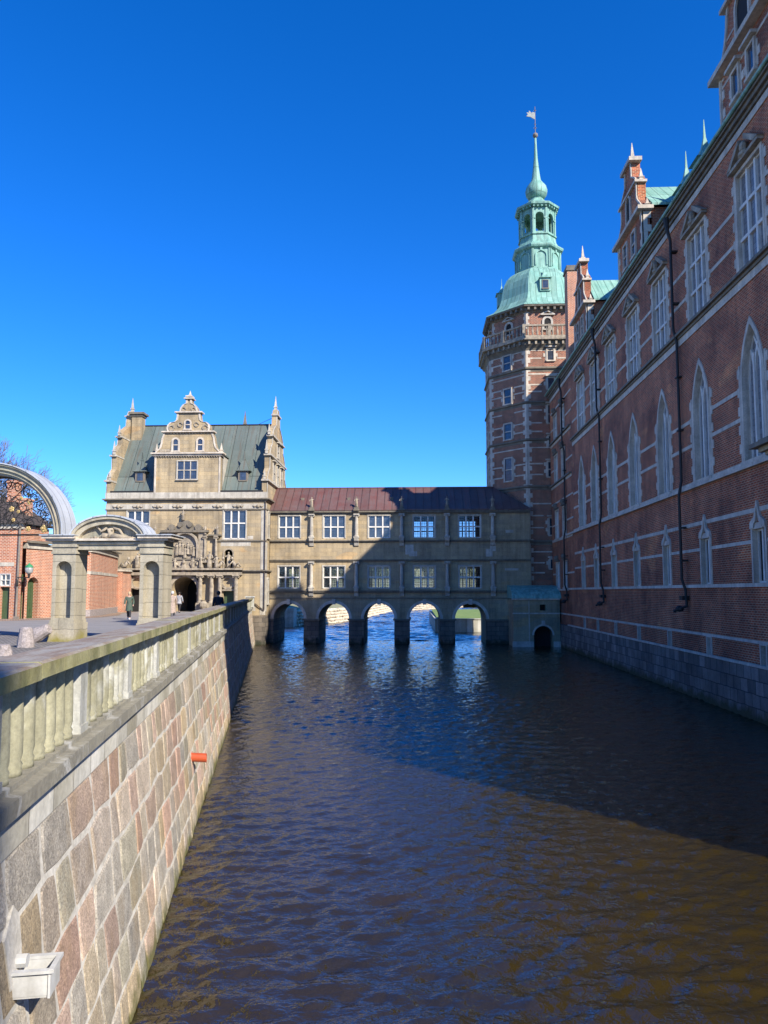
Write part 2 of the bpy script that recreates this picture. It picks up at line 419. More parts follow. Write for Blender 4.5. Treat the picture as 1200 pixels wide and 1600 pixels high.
# ------------------------------------------------------------------ wall openings and trim
def outline(kind, cu, v0, w, h, n=9):
    """opening outline from bottom left over the top to bottom right"""
    a, b, t = cu - w / 2, cu + w / 2, v0 + h
    if kind == 'rect': return [(a, v0), (a, t), (b, t), (b, v0)]
    pts = [(a, v0)]
    if kind == 'round':
        r = w / 2
        pts += [(cu - r * math.cos(math.pi * i / (2 * n)), t - r + r * math.sin(math.pi * i / (2 * n))) for i in range(2 * n + 1)]
    elif kind == 'pointed':
        rise = w * 1.25; rad = (rise * rise + (w / 2) ** 2) / w        # centre on the springing line
        L = []
        amax = math.atan2(rise, rad - w / 2)
        for i in range(n + 1):
            t_ = amax * i / n
            L.append((a + rad - rad * math.cos(t_), t - rise + rad * math.sin(t_)))
        pts += L + [(2 * cu - u, v) for u, v in reversed(L[:-1])]
    pts.append((b, v0)); return pts
def grow(kind, cu, v0, w, h, g, n=9):
    return outline(kind, cu, v0, w + 2 * g, h + g * (1.6 if kind == 'pointed' else 1), n)
def wall(mb, F, u0, u1, v0, v1, ops, depth):
    us = sorted({u0, u1} | {o[1] - o[3] / 2 for o in ops} | {o[1] + o[3] / 2 for o in ops})
    vs = sorted({v0, v1} | {o[2] for o in ops} | {o[2] + o[4] for o in ops})
    us = [x for x in us if u0 - 1e-6 <= x <= u1 + 1e-6]; vs = [x for x in vs if v0 - 1e-6 <= x <= v1 + 1e-6]
    for i in range(len(us) - 1):
        run = None
        for j in range(len(vs) - 1):
            cu, cv = (us[i] + us[i + 1]) / 2, (vs[j] + vs[j + 1]) / 2
            hole = any(abs(cu - o[1]) < o[3] / 2 and o[2] < cv < o[2] + o[4] for o in ops)
            if hole:
                if run is not None: mb.quad(F(us[i], run), F(us[i + 1], run), F(us[i + 1], vs[j]), F(us[i], vs[j])); run = None
            elif run is None: run = vs[j]
        if run is not None: mb.quad(F(us[i], run), F(us[i + 1], run), F(us[i + 1], vs[-1]), F(us[i], vs[-1]))
    for o in ops:
        kind, cu, ov, w, h = o[:5]; d = o[5] if len(o) > 5 else depth
        P = outline(kind, cu, ov, w, h); t = ov + h
        if kind != 'rect':
            k = len(P) // 2
            left = P[1:k + 1]; right = P[k:-1]
            cl, cr = (cu - w / 2, t), (cu + w / 2, t)
            for q in range(len(left) - 1): mb.add([F(*cl), F(*left[q]), F(*left[q + 1])], [(0, 1, 2)])
            for q in range(len(right) - 1): mb.add([F(*cr), F(*right[q]), F(*right[q + 1])], [(0, 1, 2)])
        n = len(P)
        for q in range(n):
            a, b = P[q], P[(q + 1) % n]
            if q == n - 1 and o[2] <= v0 + 1e-6: continue
            mb.quad(F(*a), F(*b), F(b[0], b[1], -d), F(a[0], a[1], -d))
def band(mb, F, u0, u1, v0, v1, w, gaps=(), wb=-.02):
    cur = u0
    for a, b in sorted(gaps):
        if b <= u0 or a >= u1: continue
        if a > cur: mb.bx(F, cur, a, v0, v1, wb, w)
        cur = max(cur, b)
    if cur < u1: mb.bx(F, cur, u1, v0, v1, wb, w)
def toothing(mb, F, cu, v0, v1, half, step=.36, a=.12, b=.26, w=.038):
    v = v0; k = 0
    while v < v1 - .1:
        t = min(v + step, v1); L = b if k % 2 else a
        mb.bx(F, cu - half - L, cu - half + .002, v, t - .003, -.02, w); mb.bx(F, cu + half - .002, cu + half + L, v, t - .003, -.02, w)
        v = t; k += 1
def corner_quoins(mb, F, u, side, v0, v1, step=.38, a=.22, b=.42, w=.03):
    v = v0; k = 0
    while v < v1 - .1:
        L = b if k % 2 else a
        x0, x1 = (u, u + L) if side > 0 else (u - L, u)
        mb.bx(F, x0, x1, v, min(v + step, v1) - .004, -.02, w + (.004 if k % 2 else 0)); v += step; k += 1

def window(parent, F, kind, cu, v0, w, h, depth=.3, cols=3, rows=2, fr=.14, mull=.09, proud=.04, mat='trim', glass='glass', splits=None, toothed=False, setback=None, sill=True, surround=True, name='window'):
    """stone window (surround, mullions, transoms) with its glazing as a sub-part"""
    mb = MB(); sb = depth - .10 if setback is None else setback
    inner = outline(kind, cu, v0, w, h)
    if surround:
        mb.ring(F, grow(kind, cu, v0, w, h, fr), outline(kind, cu, v0, w - .012, h - .006), -sb - .1, proud)
        if sill: mb.bx(F, cu - w / 2 - fr - .05, cu + w / 2 + fr + .05, v0 - .13, v0 - .001, -.03, proud + .07)
    if toothed: toothing(mb, F, cu, v0, v0 + h * (.99 if kind == 'rect' else .74), w / 2 + fr)
    # inner frame
    out_mb = mb; mb = MB()
    inn2 = outline(kind, cu, v0 + .001, w - .12, h - .07 - .001)
    mb.ring(F, inner, inn2, -sb - .05, -sb + .05)
    mb.bx(F, cu - w / 2, cu + w / 2, v0 + .001, v0 + .07, -sb - .05, -sb + .052)
    top = v0 + h
    for k in range(1, cols):
        u = cu - w / 2 + w * k / cols
        t = top
        if kind == 'pointed': t = top - w * .62
        if kind == 'round': t = top - .02 - (w / 2 - math.sqrt(max(0, (w / 2) ** 2 - (u - cu) ** 2)))
        mb.bx(F, u - mull / 2, u + mull / 2, v0 + .07, t, -sb - .06, -sb + .10)
    if kind == 'pointed' and cols > 1:                      # intersecting bars in the head
        us = [cu - w / 2 + w * k / cols for k in range(1, cols)]
        rise = w * 1.25; rad = (rise * rise + (w / 2) ** 2) / w; spring = top - rise
        for u in us:
            for sgn in (1, -1):
                pts = []
                for i in range(8):
                    a = math.atan2(rise, rad - w / 2) * i / 9
                    uu = u + sgn * (rad - rad * math.cos(a)); vv = spring + rad * math.sin(a)
                    lim = (w / 2) - .02
                    edge = math.sqrt(max(0, rad * rad - (vv - spring) ** 2)) - (rad - w / 2)
                    if abs(uu - cu) > max(0.0, edge): break
                    pts.append((uu, vv))
                if len(pts) > 1: mb.ring(F, [(p[0] - mull * .45, p[1]) for p in pts], [(p[0] + mull * .45, p[1]) for p in pts], -sb - .05, -sb + .07 + (.004 if sgn > 0 else 0))
    sp = splits if splits is not None else [v0 + h * k / rows for k in range(1, rows)]
    for v in sp: mb.bx(F, cu - w / 2, cu + w / 2, v - mull / 2, v + mull / 2, -sb - .058, -sb + .103)
    o = out_mb.build(name, M[mat], parent) if surround else mb.build(name, M['trim'], parent)
    if surround: mb.build('mullions', M['pale_frame'], o)
    g = MB(); P = outline(kind, cu, v0, w, h)
    g.add([F(u, v, -sb - .01) for u, v in P], [list(range(len(P)))])
    g.build('pane', M[glass], o)
    return o

def flat_window(parent, F, kind, cu, v0, w, h, cols=1, rows=2, mat='trim', glass='glass', fr=.12, proud=.10, hood=None, toothed=False):
    mb = MB(); inner = outline(kind, cu, v0, w, h, 5)
    mb.ring(F, grow(kind, cu, v0, w, h, fr, 5), inner, -.02, proud)
    mb.bx(F, cu - w / 2 - fr - .04, cu + w / 2 + fr + .04, v0 - .12, v0 - .001, -.02, proud + .05)
    for k in range(1, cols): u = cu - w / 2 + w * k / cols; mb.bx(F, u - .035, u + .035, v0, v0 + h - (.02 if kind == 'rect' else w * .2), 0, proud - .02)
    for k in range(1, rows): v = v0 + h * k / rows; mb.bx(F, cu - w / 2, cu + w / 2, v - .04, v + .04, 0, proud - .016)
    if toothed: toothing(mb, F, cu, v0, v0 + h, w / 2 + fr, .33, .1, .26, .035)
    if hood == 'flat': mb.bx(F, cu - w / 2 - fr - .12, cu + w / 2 + fr + .12, v0 + h + fr + .04, v0 + h + fr + .16, 0, proud + .16)
    if hood == 'gable':
        v = v0 + h + fr + .06; a = w / 2 + fr + .16
        mb.bx(F, cu - a, cu + a, v, v + .1, 0, proud + .14)
        mb.ring(F, [(cu - a, v + .1), (cu, v + .1 + a * .5), (cu + a, v + .1)], [(cu - a + .2, v + .1), (cu, v + a * .5 - .02), (cu + a - .2, v + .1)], 0, proud + .12)
    o = mb.build('window', M[mat], parent)
    g = MB(); g.add([F(u, v, .02) for u, v in inner], [list(range(len(inner)))]); g.build('pane', M[glass], o)
    return o

def obelisk(mb, F, u, v, h, r=.16, w=0.0, ball=True):
    """little stone obelisk standing on a gable shoulder"""
    c = F(u, v, w)
    mb.lathe(c, [(r, 0), (r, h * .22), (r * 1.35, h * .24), (r * 1.35, h * .3), (r * .75, h * .33), (r * .85, h * .36), (.02, h)], 4, math.pi / 4)

def gable(parent, F, cu, thick, prof, mat, trim='trim', name='gable', cornices=(), obelisks=(), w_out=0.0):
    """prof: half outline [(halfwidth, v)...] bottom to top"""
    pts = [(cu - a, v) for a, v in prof] + [(cu + a, v) for a, v in reversed(prof)]
    mb = MB(); mb.prism(F, pts, -thick, w_out)
    o = mb.build(name, M[mat], parent)
    t = MB()
    # edge coping follows the scrolls
    for s in (-1, 1):
        A = [(cu + s * (a + .0), v) for a, v in prof]; B = [(cu + s * max(0.0, a - .16), v) for a, v in prof]
        t.ring(F, A, B, w_out - .03, w_out + .06)
    for a, v, hh, pr in cornices: t.bx(F, cu - a, cu + a, v, v + hh, -thick - .04, w_out + pr)
    for du, v, hh in obelisks:
        for s in ((-1, 1) if du else (1,)): obelisk(t, F, cu + s * du, v, hh, .13 + hh * .03, -thick / 2)
    t.build('gable_trim', M[trim], o)
    return o
def scroll(a0, v0, a1, v1, n=6, bulge=1):
    """S-curve between two shoulders; returns half-outline points"""
    out = []
    for i in range(n + 1):
        t = i / n; s = t * t * (3 - 2 * t) if bulge == 2 else (1 - math.cos(t * math.pi / 2) if bulge == 1 else math.sin(t * math.pi / 2))
        out.append((a0 + (a1 - a0) * s, v0 + (v1 - v0) * t))
    return out

def figure(mb, F, u, v, w, h, lean=0, arm=1, seed=0):
    """robed statue of height h standing on the point"""
    rnd = random.Random(seed); k = h / 1.75; c = F(u, v, w)
    mb.lathe(c, [(.27 * k, 0), (.25 * k, .25 * k), (.19 * k, .75 * k), (.17 * k, .95 * k), (.23 * k, 1.3 * k), (.20 * k, 1.42 * k), (.07 * k, 1.5 * k), (.06 * k, 1.56 * k)], 9, rnd.random(), 1.0, .75)
    mb.ball(c + Vector((0, 0, 1.66 * k)), .105 * k, .115 * k, .13 * k, 8, 6)
    for s in (-1, 1):
        sh = c + Vector((s * .22 * k, 0, 1.36 * k)); q = rnd.uniform(-.1, .5) if s == arm else 0
        el = sh + Vector((s * .14 * k, -.05 * k, -.28 * k + q * .3 * k)); ha = el + Vector((-s * .05 * k + q * s * .1 * k, -.2 * k, (-.1 + q) * k * .5))
        mb.tube([sh, el, ha], [.075 * k, .06 * k, .04 * k], 6)
    for i in range(5):
        a = rnd.uniform(0, 6.28); mb.tube([c + Vector((.2 * k * math.cos(a), .15 * k * math.sin(a), 1.1 * k)), c + Vector((.27 * k * math.cos(a), .2 * k * math.sin(a), .02))], .03 * k, 4)

def column(mb, F, u, v0, v1, r=.17, w=.25, half=True):
    """column with base, swelling shaft and scroll capital"""
    c = F(u, v0, w); h = v1 - v0
    mb.bx(F, u - r * 1.5, u + r * 1.5, v0, v0 + .12, w - r * 1.5, w + r * 1.5)
    mb.lathe(c, [(r * 1.35, .12), (r * 1.35, .2), (r, .26), (r * 1.02, h * .4), (r * .86, h - .32), (r * 1.0, h - .3), (r * .9, h - .26), (r * 1.25, h - .14)], 12)
    for s in (-1, 1): mb.tube([F(u + s * r * 1.2, v1 - .17, w - r), F(u + s * r * 1.2, v1 - .17, w + r)], .09, 7)
    mb.bx(F, u - r * 1.55, u + r * 1.55, v1 - .12, v1, w - r * 1.5, w + r * 1.5)

# ------------------------------------------------------------------ CASTLE WING on the right
WX = 12.3; RIDX, RIDZ, EAVZ = 18.3, 30.1, 22.5
def castle_wing():
    T = thing('castle_wing', 'long red brick castle wing with pale stone bands rising from the moat at right', 'castle wing', (WX, 40, 0))
    F = Frame((WX, 0, 0), (0, 1, 0), (-1, 0, 0))
    C = [26.95, 31.85, 36.7, 41.65, 46.4, 50.9, 54.8]
    U = [26.6, 31.7, 36.6, 41.25, 46.05, 50.25, 54.5]
    up = [('rect', c, 16.6, 2.0, 3.8) for c in U]
    go = [('pointed', c, 9.45, 1.62, 5.0, .75) for c in C]
    lo = [('rect', c, 4.95, .98, 1.95, .45) for c in C]
    sl = [('rect', c, 1.97, .42, .76) for c in C]
    far = [('rect', y, z, 1.35, h) for y in (61.4, 64.6) for z, h in ((17.9, 2.2), (14.1, 2.4), (9.25, 2.4), (5.0, 2.1))]
    mb = MB(); wall(mb, F, 7.1, 67.2, 1.94, EAVZ, up + go + lo + sl + far, .35)
    mb.build('brick_wall', M['brick'], T, recalc=False)
    # other sides of the block
    mb = MB()
    mb.quad((WX, 7.1, 1.94), (24.3, 7.1, 1.94), (24.3, 7.1, EAVZ), (WX, 7.1, EAVZ))
    mb.quad((24.3, 7.1, -1), (24.3, 67.2, -1), (24.3, 67.2, EAVZ), (24.3, 7.1, EAVZ))
    mb.quad((WX + .01, 67.2, -1), (24.3, 67.2, -1), (24.3, 67.2, EAVZ), (WX + .01, 67.2, EAVZ))
    mb.add([(WX, 7.1, EAVZ), (24.3, 7.1, EAVZ), (RIDX, 7.1, RIDZ)], [(0, 1, 2)]); mb.add([(WX, 67.2, EAVZ), (24.3, 67.2, EAVZ), (RIDX, 67.2, RIDZ)], [(0, 1, 2)])
    mb.build('rear_walls', M['brick'], T, recalc=False)
    mb = MB(); mb.bx(F, 7.1, 67.2, -1.2, 1.94, -.4, .10); mb.box(WX + .1, 24.3, 7.04, 7.5, -1.2, 1.94)
    mb.build('granite_plinth', M['granite'], T)
    # roof
    mb = MB(); ov = .3
    sl_ = (RIDZ - EAVZ) / (RIDX - WX)
    for s, x in ((1, WX - ov), (-1, 24.3 + ov)):
        z = EAVZ + .12 - ov * sl_ * 0
        mb.hexa([(x, 6.9, EAVZ + .13), (x, 67.4, EAVZ + .13), (RIDX, 67.4, RIDZ + .16), (RIDX, 6.9, RIDZ + .16), (x, 6.9, EAVZ + .22), (x, 67.4, EAVZ + .22), (RIDX, 67.4, RIDZ + .3), (RIDX, 6.9, RIDZ + .3)])
    mb.build('roof', M['copper'], T)
    # stone bands
    mb = MB(); g = lambda cs, h: [(c - h, c + h) for c in cs]
    FW = [(60.4, 65.6)]
    e = 57.7
    mb.bx(F, 7.0, 60.4, 1.92, 2.02, -.02, .14)
    band(mb, F, 7.1, 66.9, 2.76, 2.87, .03, [])
    band(mb, F, 7.1, 60.2, 4.80, 4.945, .08); band(mb, F, 60.2, 66.9, 4.74, 4.86, .10)
    band(mb, F, 7.1, e, 6.38, 6.52, .03, g(C, .6)); band(mb, F, 7.1, e, 7.5, 7.67, .03)
    band(mb, F, 7.1, e, 9.30, 9.44, .07, g(C, .95)); band(mb, F, 7.1, 60.1, 9.16, 9.30, .16)
    band(mb, F, 7.1, e, 11.02, 11.18, .03, g(C, .95)); band(mb, F, 7.1, e, 12.12, 12.28, .03, g(C, .95))
    band(mb, F, 7.1, e, 15.98, 16.3, .05)
    band(mb, F, 7.1, e, 17.80, 17.96, .03, g(U, 1.1)); band(mb, F, 7.1, e, 19.12, 19.28, .03, g(U, 1.1))
    band(mb, F, 7.1, 66.9, 21.78, 22.06, .05)
    for z in (13.75, 9.0, 17.55): band(mb, F, 58.3, 66.9, z, z + .22, .05, [])
    for z in (15.3, 19.0, 20.6, 10.4, 12.3, 6.1): band(mb, F, 58.0, 66.9, z, z + .13, .03, FW if not z in (12.3, 20.6) else [])
    mb.build('pale_stone_band', M['trim_cool'], T)
    mb = MB()
    band(mb, F, 7.0, e, 16.3, 16.42, .12); band(mb, F, 7.0, e, 16.42, 16.54, .24)
    band(mb, F, 7.0, 66.9, 22.1, 22.24, .12); band(mb, F, 7.0, 66.9, 22.24, 22.4, .24); band(mb, F, 7.0, 66.9, 22.4, 22.5, .34)
    for z in (13.97, 17.77): band(mb, F, 58.3, 66.9, z, z + .13, .22)
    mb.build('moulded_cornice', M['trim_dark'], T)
    mb = MB(); mb.tube([F(7.0, 22.56, .40), F(67.2, 22.56, .40)], .075, 8); mb.build('gutter', M['copper_plain'], T)
    # windows of the upper storey, each under a small broken pediment with a bust
    for c in U:
        o = window(T, F, 'rect', c, 16.6, 2.0, 3.8, .35, 3, 3, .13, .13, .05, 'trim_cool', 'glass_grey', toothed=True, setback=.16, sill=False)
        p = MB(); v = 20.56
        p.bx(F, c - 1.25, c + 1.25, v, v + .12, 0, .24)
        for s in (-1, 1):
            p.ring(F, [(c + s * 1.3, v + .12), (c + s * .22, v + .86)], [(c + s * .95, v + .12), (c + s * .22, v + .66)], 0, .26)
        p.ball(F(c, v + .45, .14), .17, .17, .24, 8, 6); p.ball(F(c, v + .18, .1), .26, .3, .16, 8, 5)
        p.build('pediment', M['sculpt'], o)
    for c in C:
        window(T, F, 'pointed', c, 9.45, 1.62, 5.0, .75, 3, 1, .17, .12, .05, 'trim_cool', 'glass_grey', splits=[], toothed=True, setback=.26, sill=True, name='gothic_window')
        o = window(T, F, 'rect', c, 4.95, .98, 1.95, .45, 2, 1, .11, .10, .05, 'trim_cool', 'dark', splits=[], toothed=False, setback=.2, sill=False)
        p = MB(); v = 6.92                                  # ogee head with a pierced lozenge
        L = [(.60, v), (.56, v + .22), (.36, v + .34), (.22, v + .42), (.16, v + .62), (.0, v + 1.0)]
        Ri = [(.30, v + .02), (.26, v + .16), (.14, v + .24), (.09, v + .38), (.07, v + .6), (.0, v + .8)]
        for s in (-1, 1): p.ring(F, [(c + s * a, b) for a, b in L], [(c + s * a, b) for a, b in Ri], -.02, .09)
        p.bx(F, c - .3, c + .3, v - .02, v + .2, -.01, .03)
        p.build('ogee_head', M['trim_cool'], o)
        window(T, F, 'rect', c, 1.97, .42, .76, .35, 1, 1, .07, .05, .045, 'trim_cool', 'dark', splits=[], setback=.2, sill=False, name='slit_window')
    for y in (61.4, 64.6):
        for z, h in ((17.9, 2.2), (14.1, 2.4), (9.25, 2.4), (5.0, 2.1)):
            o = window(T, F, 'rect', y, z, 1.35, h, .3, 2, 2, .12, .10, .05, 'trim_cool', 'glass_grey', setback=.14)
            p = MB(); v = z + h + .14
            p.bx(F, y - .85, y + .85, v, v + .1, 0, .2); p.ball(F(y, v + .28, .1), .3, .16, .26, 8, 5); p.build('hood', M['trim_dark'], o)
    # rainwater pipes
    for y, zt in ((34.1, 22.1), (48.8, 22.1), (60.5, 22.1)):
        mb = MB()
        mb.tube([F(y, zt + .1, .45), F(y, zt - .5, .40), F(y, zt - 1.0, .28), F(y, 16.8, .28), F(y, 16.2, .14), F(y, 9.7, .14), F(y - .02, 9.0, .28), F(y - .03, 5.2, .28), F(y - .12, 4.7, .16), F(y - .2, 4.0, .16), F(y + .45, 3.75, .5)], [.15, .09, .07] + [.066] * 7 + [.07], 8)
        mb.bx(F, y - .16, y + .2, 4.25, 4.45, .02, .34); mb.ball(F(y + .2, 3.86, .34), .2, .22, .15, 8, 5)
        for z in (20.5, 18, 14.5, 12, 7.5, 6): mb.bx(F, y - .14, y + .14, z, z + .07, .0, .3 if z > 16.5 or z < 9 else .24)
        mb.build('downpipe', M['iron'], T)
    # small copper dormers with needle tips on the roof
    for y, x in ((38.0, 14.35), (34.9, 14.1)):
        z = EAVZ + (x - WX) * sl_ - .2
        mb = MB(); mb.box(x - .45, x + .8, y - .45, y + .45, z - .4, z + .85)
        mb.lathe((x, y, z + .85), [(.85, 0), (.60, .12), (.22, .7), (.08, 1.2), (.015, 2.15)], 4, math.pi / 4)
        mb.build('roof_dormer', M['copper_plain'], T)
    # chimney
    mb = MB(); mb.box(12.95, 14.1, 61.5, 62.7, 23, 31.9); ch = mb.build('chimney', M['brick_orange'], T)
    mb = MB(); mb.box(12.85, 14.2, 61.4, 62.8, 31.9, 32.05); mb.box(12.9, 14.15, 61.45, 62.75, 32.05, 32.35); mb.build('chimney_cap', M['trim_dark'], ch)
    # stepped and scrolled gables that break through the eaves
    for cy, hw in ((41.2, 2.35), (53.9, 2.1)):
        prof = [(hw, EAVZ + .25), (hw, 25.2)] + scroll(hw + .02, 25.3, hw * .66, 26.4, 6, 2) + [(hw * .66, 27.2)] + scroll(hw * .66, 27.25, hw * .3, 28.0, 5, 1) + [(hw * .27, 28.9), (.2, 28.95)]
        gb = gable(T, F, cy, .45, prof, 'brick', 'trim_cool', 'gable',
                   [(hw + .28, 25.12, .2, .32), (hw * .72, 27.15, .14, .16), (hw * .36 + .1, 28.85, .22, .2)],
                   [(0, 29.07, 1.35), (hw * .62, 27.29, .75), (hw + .02, 25.32, .5)], .03)
        for s in (-1, 1):
            flat_window(gb, Frame(F(0, 0, .03), F.U, F.N), 'rect', cy + s * hw * .34, 23.3, .6, 1.35, 1, 2, 'trim_cool', 'glass', toothed=False)
        flat_window(gb, Frame(F(0, 0, .03), F.U, F.N), 'round', cy, 25.6, .7, 1.5, 1, 1, 'trim_cool', 'dark')
        mb = MB()
        for s in (-1, 1): corner_quoins(mb, Frame(F(0, 0, .03), F.U, F.N), cy + s * hw, -s, EAVZ + .4, 25.1)
        Fc = Frame((0, cy - hw, 0), (1, 0, 0), (0, -1, 0)); corner_quoins(mb, Fc, WX + .0, 1, EAVZ + .3, 25.1, w=.03)
        mb.build('quoins', M['trim_cool'], gb)
        xb = 17.2
        for s in (-1, 1): mb = MB(); mb.box(WX + .35, xb, min(cy + s * hw, cy + s * (hw - .35)), max(cy + s * hw, cy + s * (hw - .35)), EAVZ + .2, 25.3); mb.build('cheek_wall', M['brick'], gb)
        mb = MB()
        for s in (-1, 1):
            a = (WX + .42, cy + s * (hw + .25), 25.3); b = (xb, cy + s * (hw + .25), 25.3); c_ = (xb, cy, 27.6); d = (WX + .42, cy, 27.6)
            mb.hexa([a, b, c_, d] + [tuple(Vector(p) + Vector((0, 0, .14))) for p in (a, b, c_, d)])
        mb.build('dormer_roof', M['copper'], gb)
    # the two larger gables close to the viewer
    for cy, hw in ((23.5, 5.1), (13.0, 5.1)):
        prof = [(hw, EAVZ + .25), (hw, 25.0)] + scroll(hw + .05, 25.15, hw - .8, 27.0, 6, 0)[1:] + [(hw - .95, 27.4)] + scroll(hw - .95, 27.5, 2.9, 28.9, 6, 2) + [(2.9, 29.4)] + scroll(2.9, 29.5, 1.3, 30.7, 5, 1) + [(1.2, 31.7)]
        gb = gable(T, F, cy, .6, prof, 'brick', 'trim_cool', 'gable', [(hw + .35, 25.0, .22, .36), (hw - .6, 27.35, .16, .2), (3.2, 29.3, .16, .2), (1.5, 31.7, .22, .22)],
                   [(hw - .3, 27.5, 1.0), (2.8, 29.45, 1.2), (0, 31.9, 1.8)], .04)
        Fg = Frame(F(0, 0, .04), F.U, F.N)
        for dy in (3.65, 2.35, 0, -2.35, -3.65): flat_window(gb, Fg, 'rect', cy + dy, 23.35, .5, 1.05, 1, 1, 'trim_cool', 'glass', hood='flat', toothed=True)
        for dy in (2.85, 0, -2.85): flat_window(gb, Fg, 'round', cy + dy, 25.45, 1.0, 1.6, 1, 1, 'trim_cool', 'dark')
        mb = MB(); band(mb, Fg, cy - 5, cy + 5, 23.1, 23.22, .022); band(mb, Fg, cy - 5, cy + 5, 24.5, 24.62, .022); band(mb, Fg, cy - 4.5, cy + 4.5, 26.1, 26.2, .022, [(cy + q - .7, cy + q + .7) for q in (2.85, 0, -2.85)])
        corner_quoins(mb, Fg, cy + hw, -1, EAVZ + .4, 24.9); mb.build('gable_bands', M['trim_cool'], gb)
        for s in (-1, 1):
            mb = MB(); y0, y1 = sorted((cy + s * (hw - .05), cy + s * (hw - .5))); mb.box(WX + .5, 20, y0, y1, EAVZ, 25)
            mb.build('cheek_wall', M['brick'], gb)
        mb = MB()
        for s in (-1, 1):
            a = (WX + .55, cy + s * (hw - .1), 25.0); b = (20, cy + s * (hw - .1), 25.0); c_ = (20, cy, 29.4); d = (WX + .55, cy, 29.4)
            mb.hexa([a, b, c_, d] + [tuple(Vector(p) + Vector((0, 0, .15))) for p in (a, b, c_, d)])
        mb.build('cross_roof', M['copper'], gb)
    # shallow stone-cornered bay at the right edge of the view
    mb = MB(); mb.box(11.55, WX - .11, 20.2, 24.35, 1.2, 9.1); by = mb.build('bay', M['brick'], T)
    mb = MB(); Fb = Frame((0, 24.35, 0), (1, 0, 0), (0, 1, 0)); Fb2 = Frame((11.55, 0, 0), (0, 1, 0), (-1, 0, 0))
    mb.box(11.45, WX - .1, 20.1, 24.45, 9.1, 9.2); mb.box(11.3, WX - .1, 19.95, 24.6, 9.2, 9.35)
    corner_quoins(mb, Fb2, 24.35, -1, 1.95, 9.1); corner_quoins(mb, Fb2, 20.2, 1, 1.95, 9.1); corner_quoins(mb, Fb, 11.55, 1, 1.95, 9.1, w=.034)
    mb.build('bay_quoins', M['sand'], by)
    mb = MB(); mb.box(11.1, WX - .1, 19.8, 24.85, 9.35, 9.5); mb.box(11.3, WX - .1, 20, 24.6, 9.5, 9.62); mb.build('bay_roof', M['trim_dark'], by)
    return T

def rear_shade_block():  # unseen block, added so its shadow falls on the near quay wall
    T = thing('shade_casting_block', 'unseen brick block added behind the viewer to cast shade on the quay wall', 'castle wing', (WX, -20, 0))
    mb = MB(); mb.box(WX, 18, -40, -16.8, 1.9, 24.5); mb.build('brick_wall', M['brick'], T)
    mb = MB(); mb.box(WX - .1, 18.1, -40.1, -16.7, -1, 1.9); mb.build('granite_plinth', M['granite'], T)
    mb = MB(); mb.prism(Frame((0, 0, 0), (1, 0, 0), (0, 1, 0)), [(WX - .2, 24.5), (18.2, 24.5), (15.2, 27)], -40.2, -16.8); mb.build('roof', M['copper'], T)

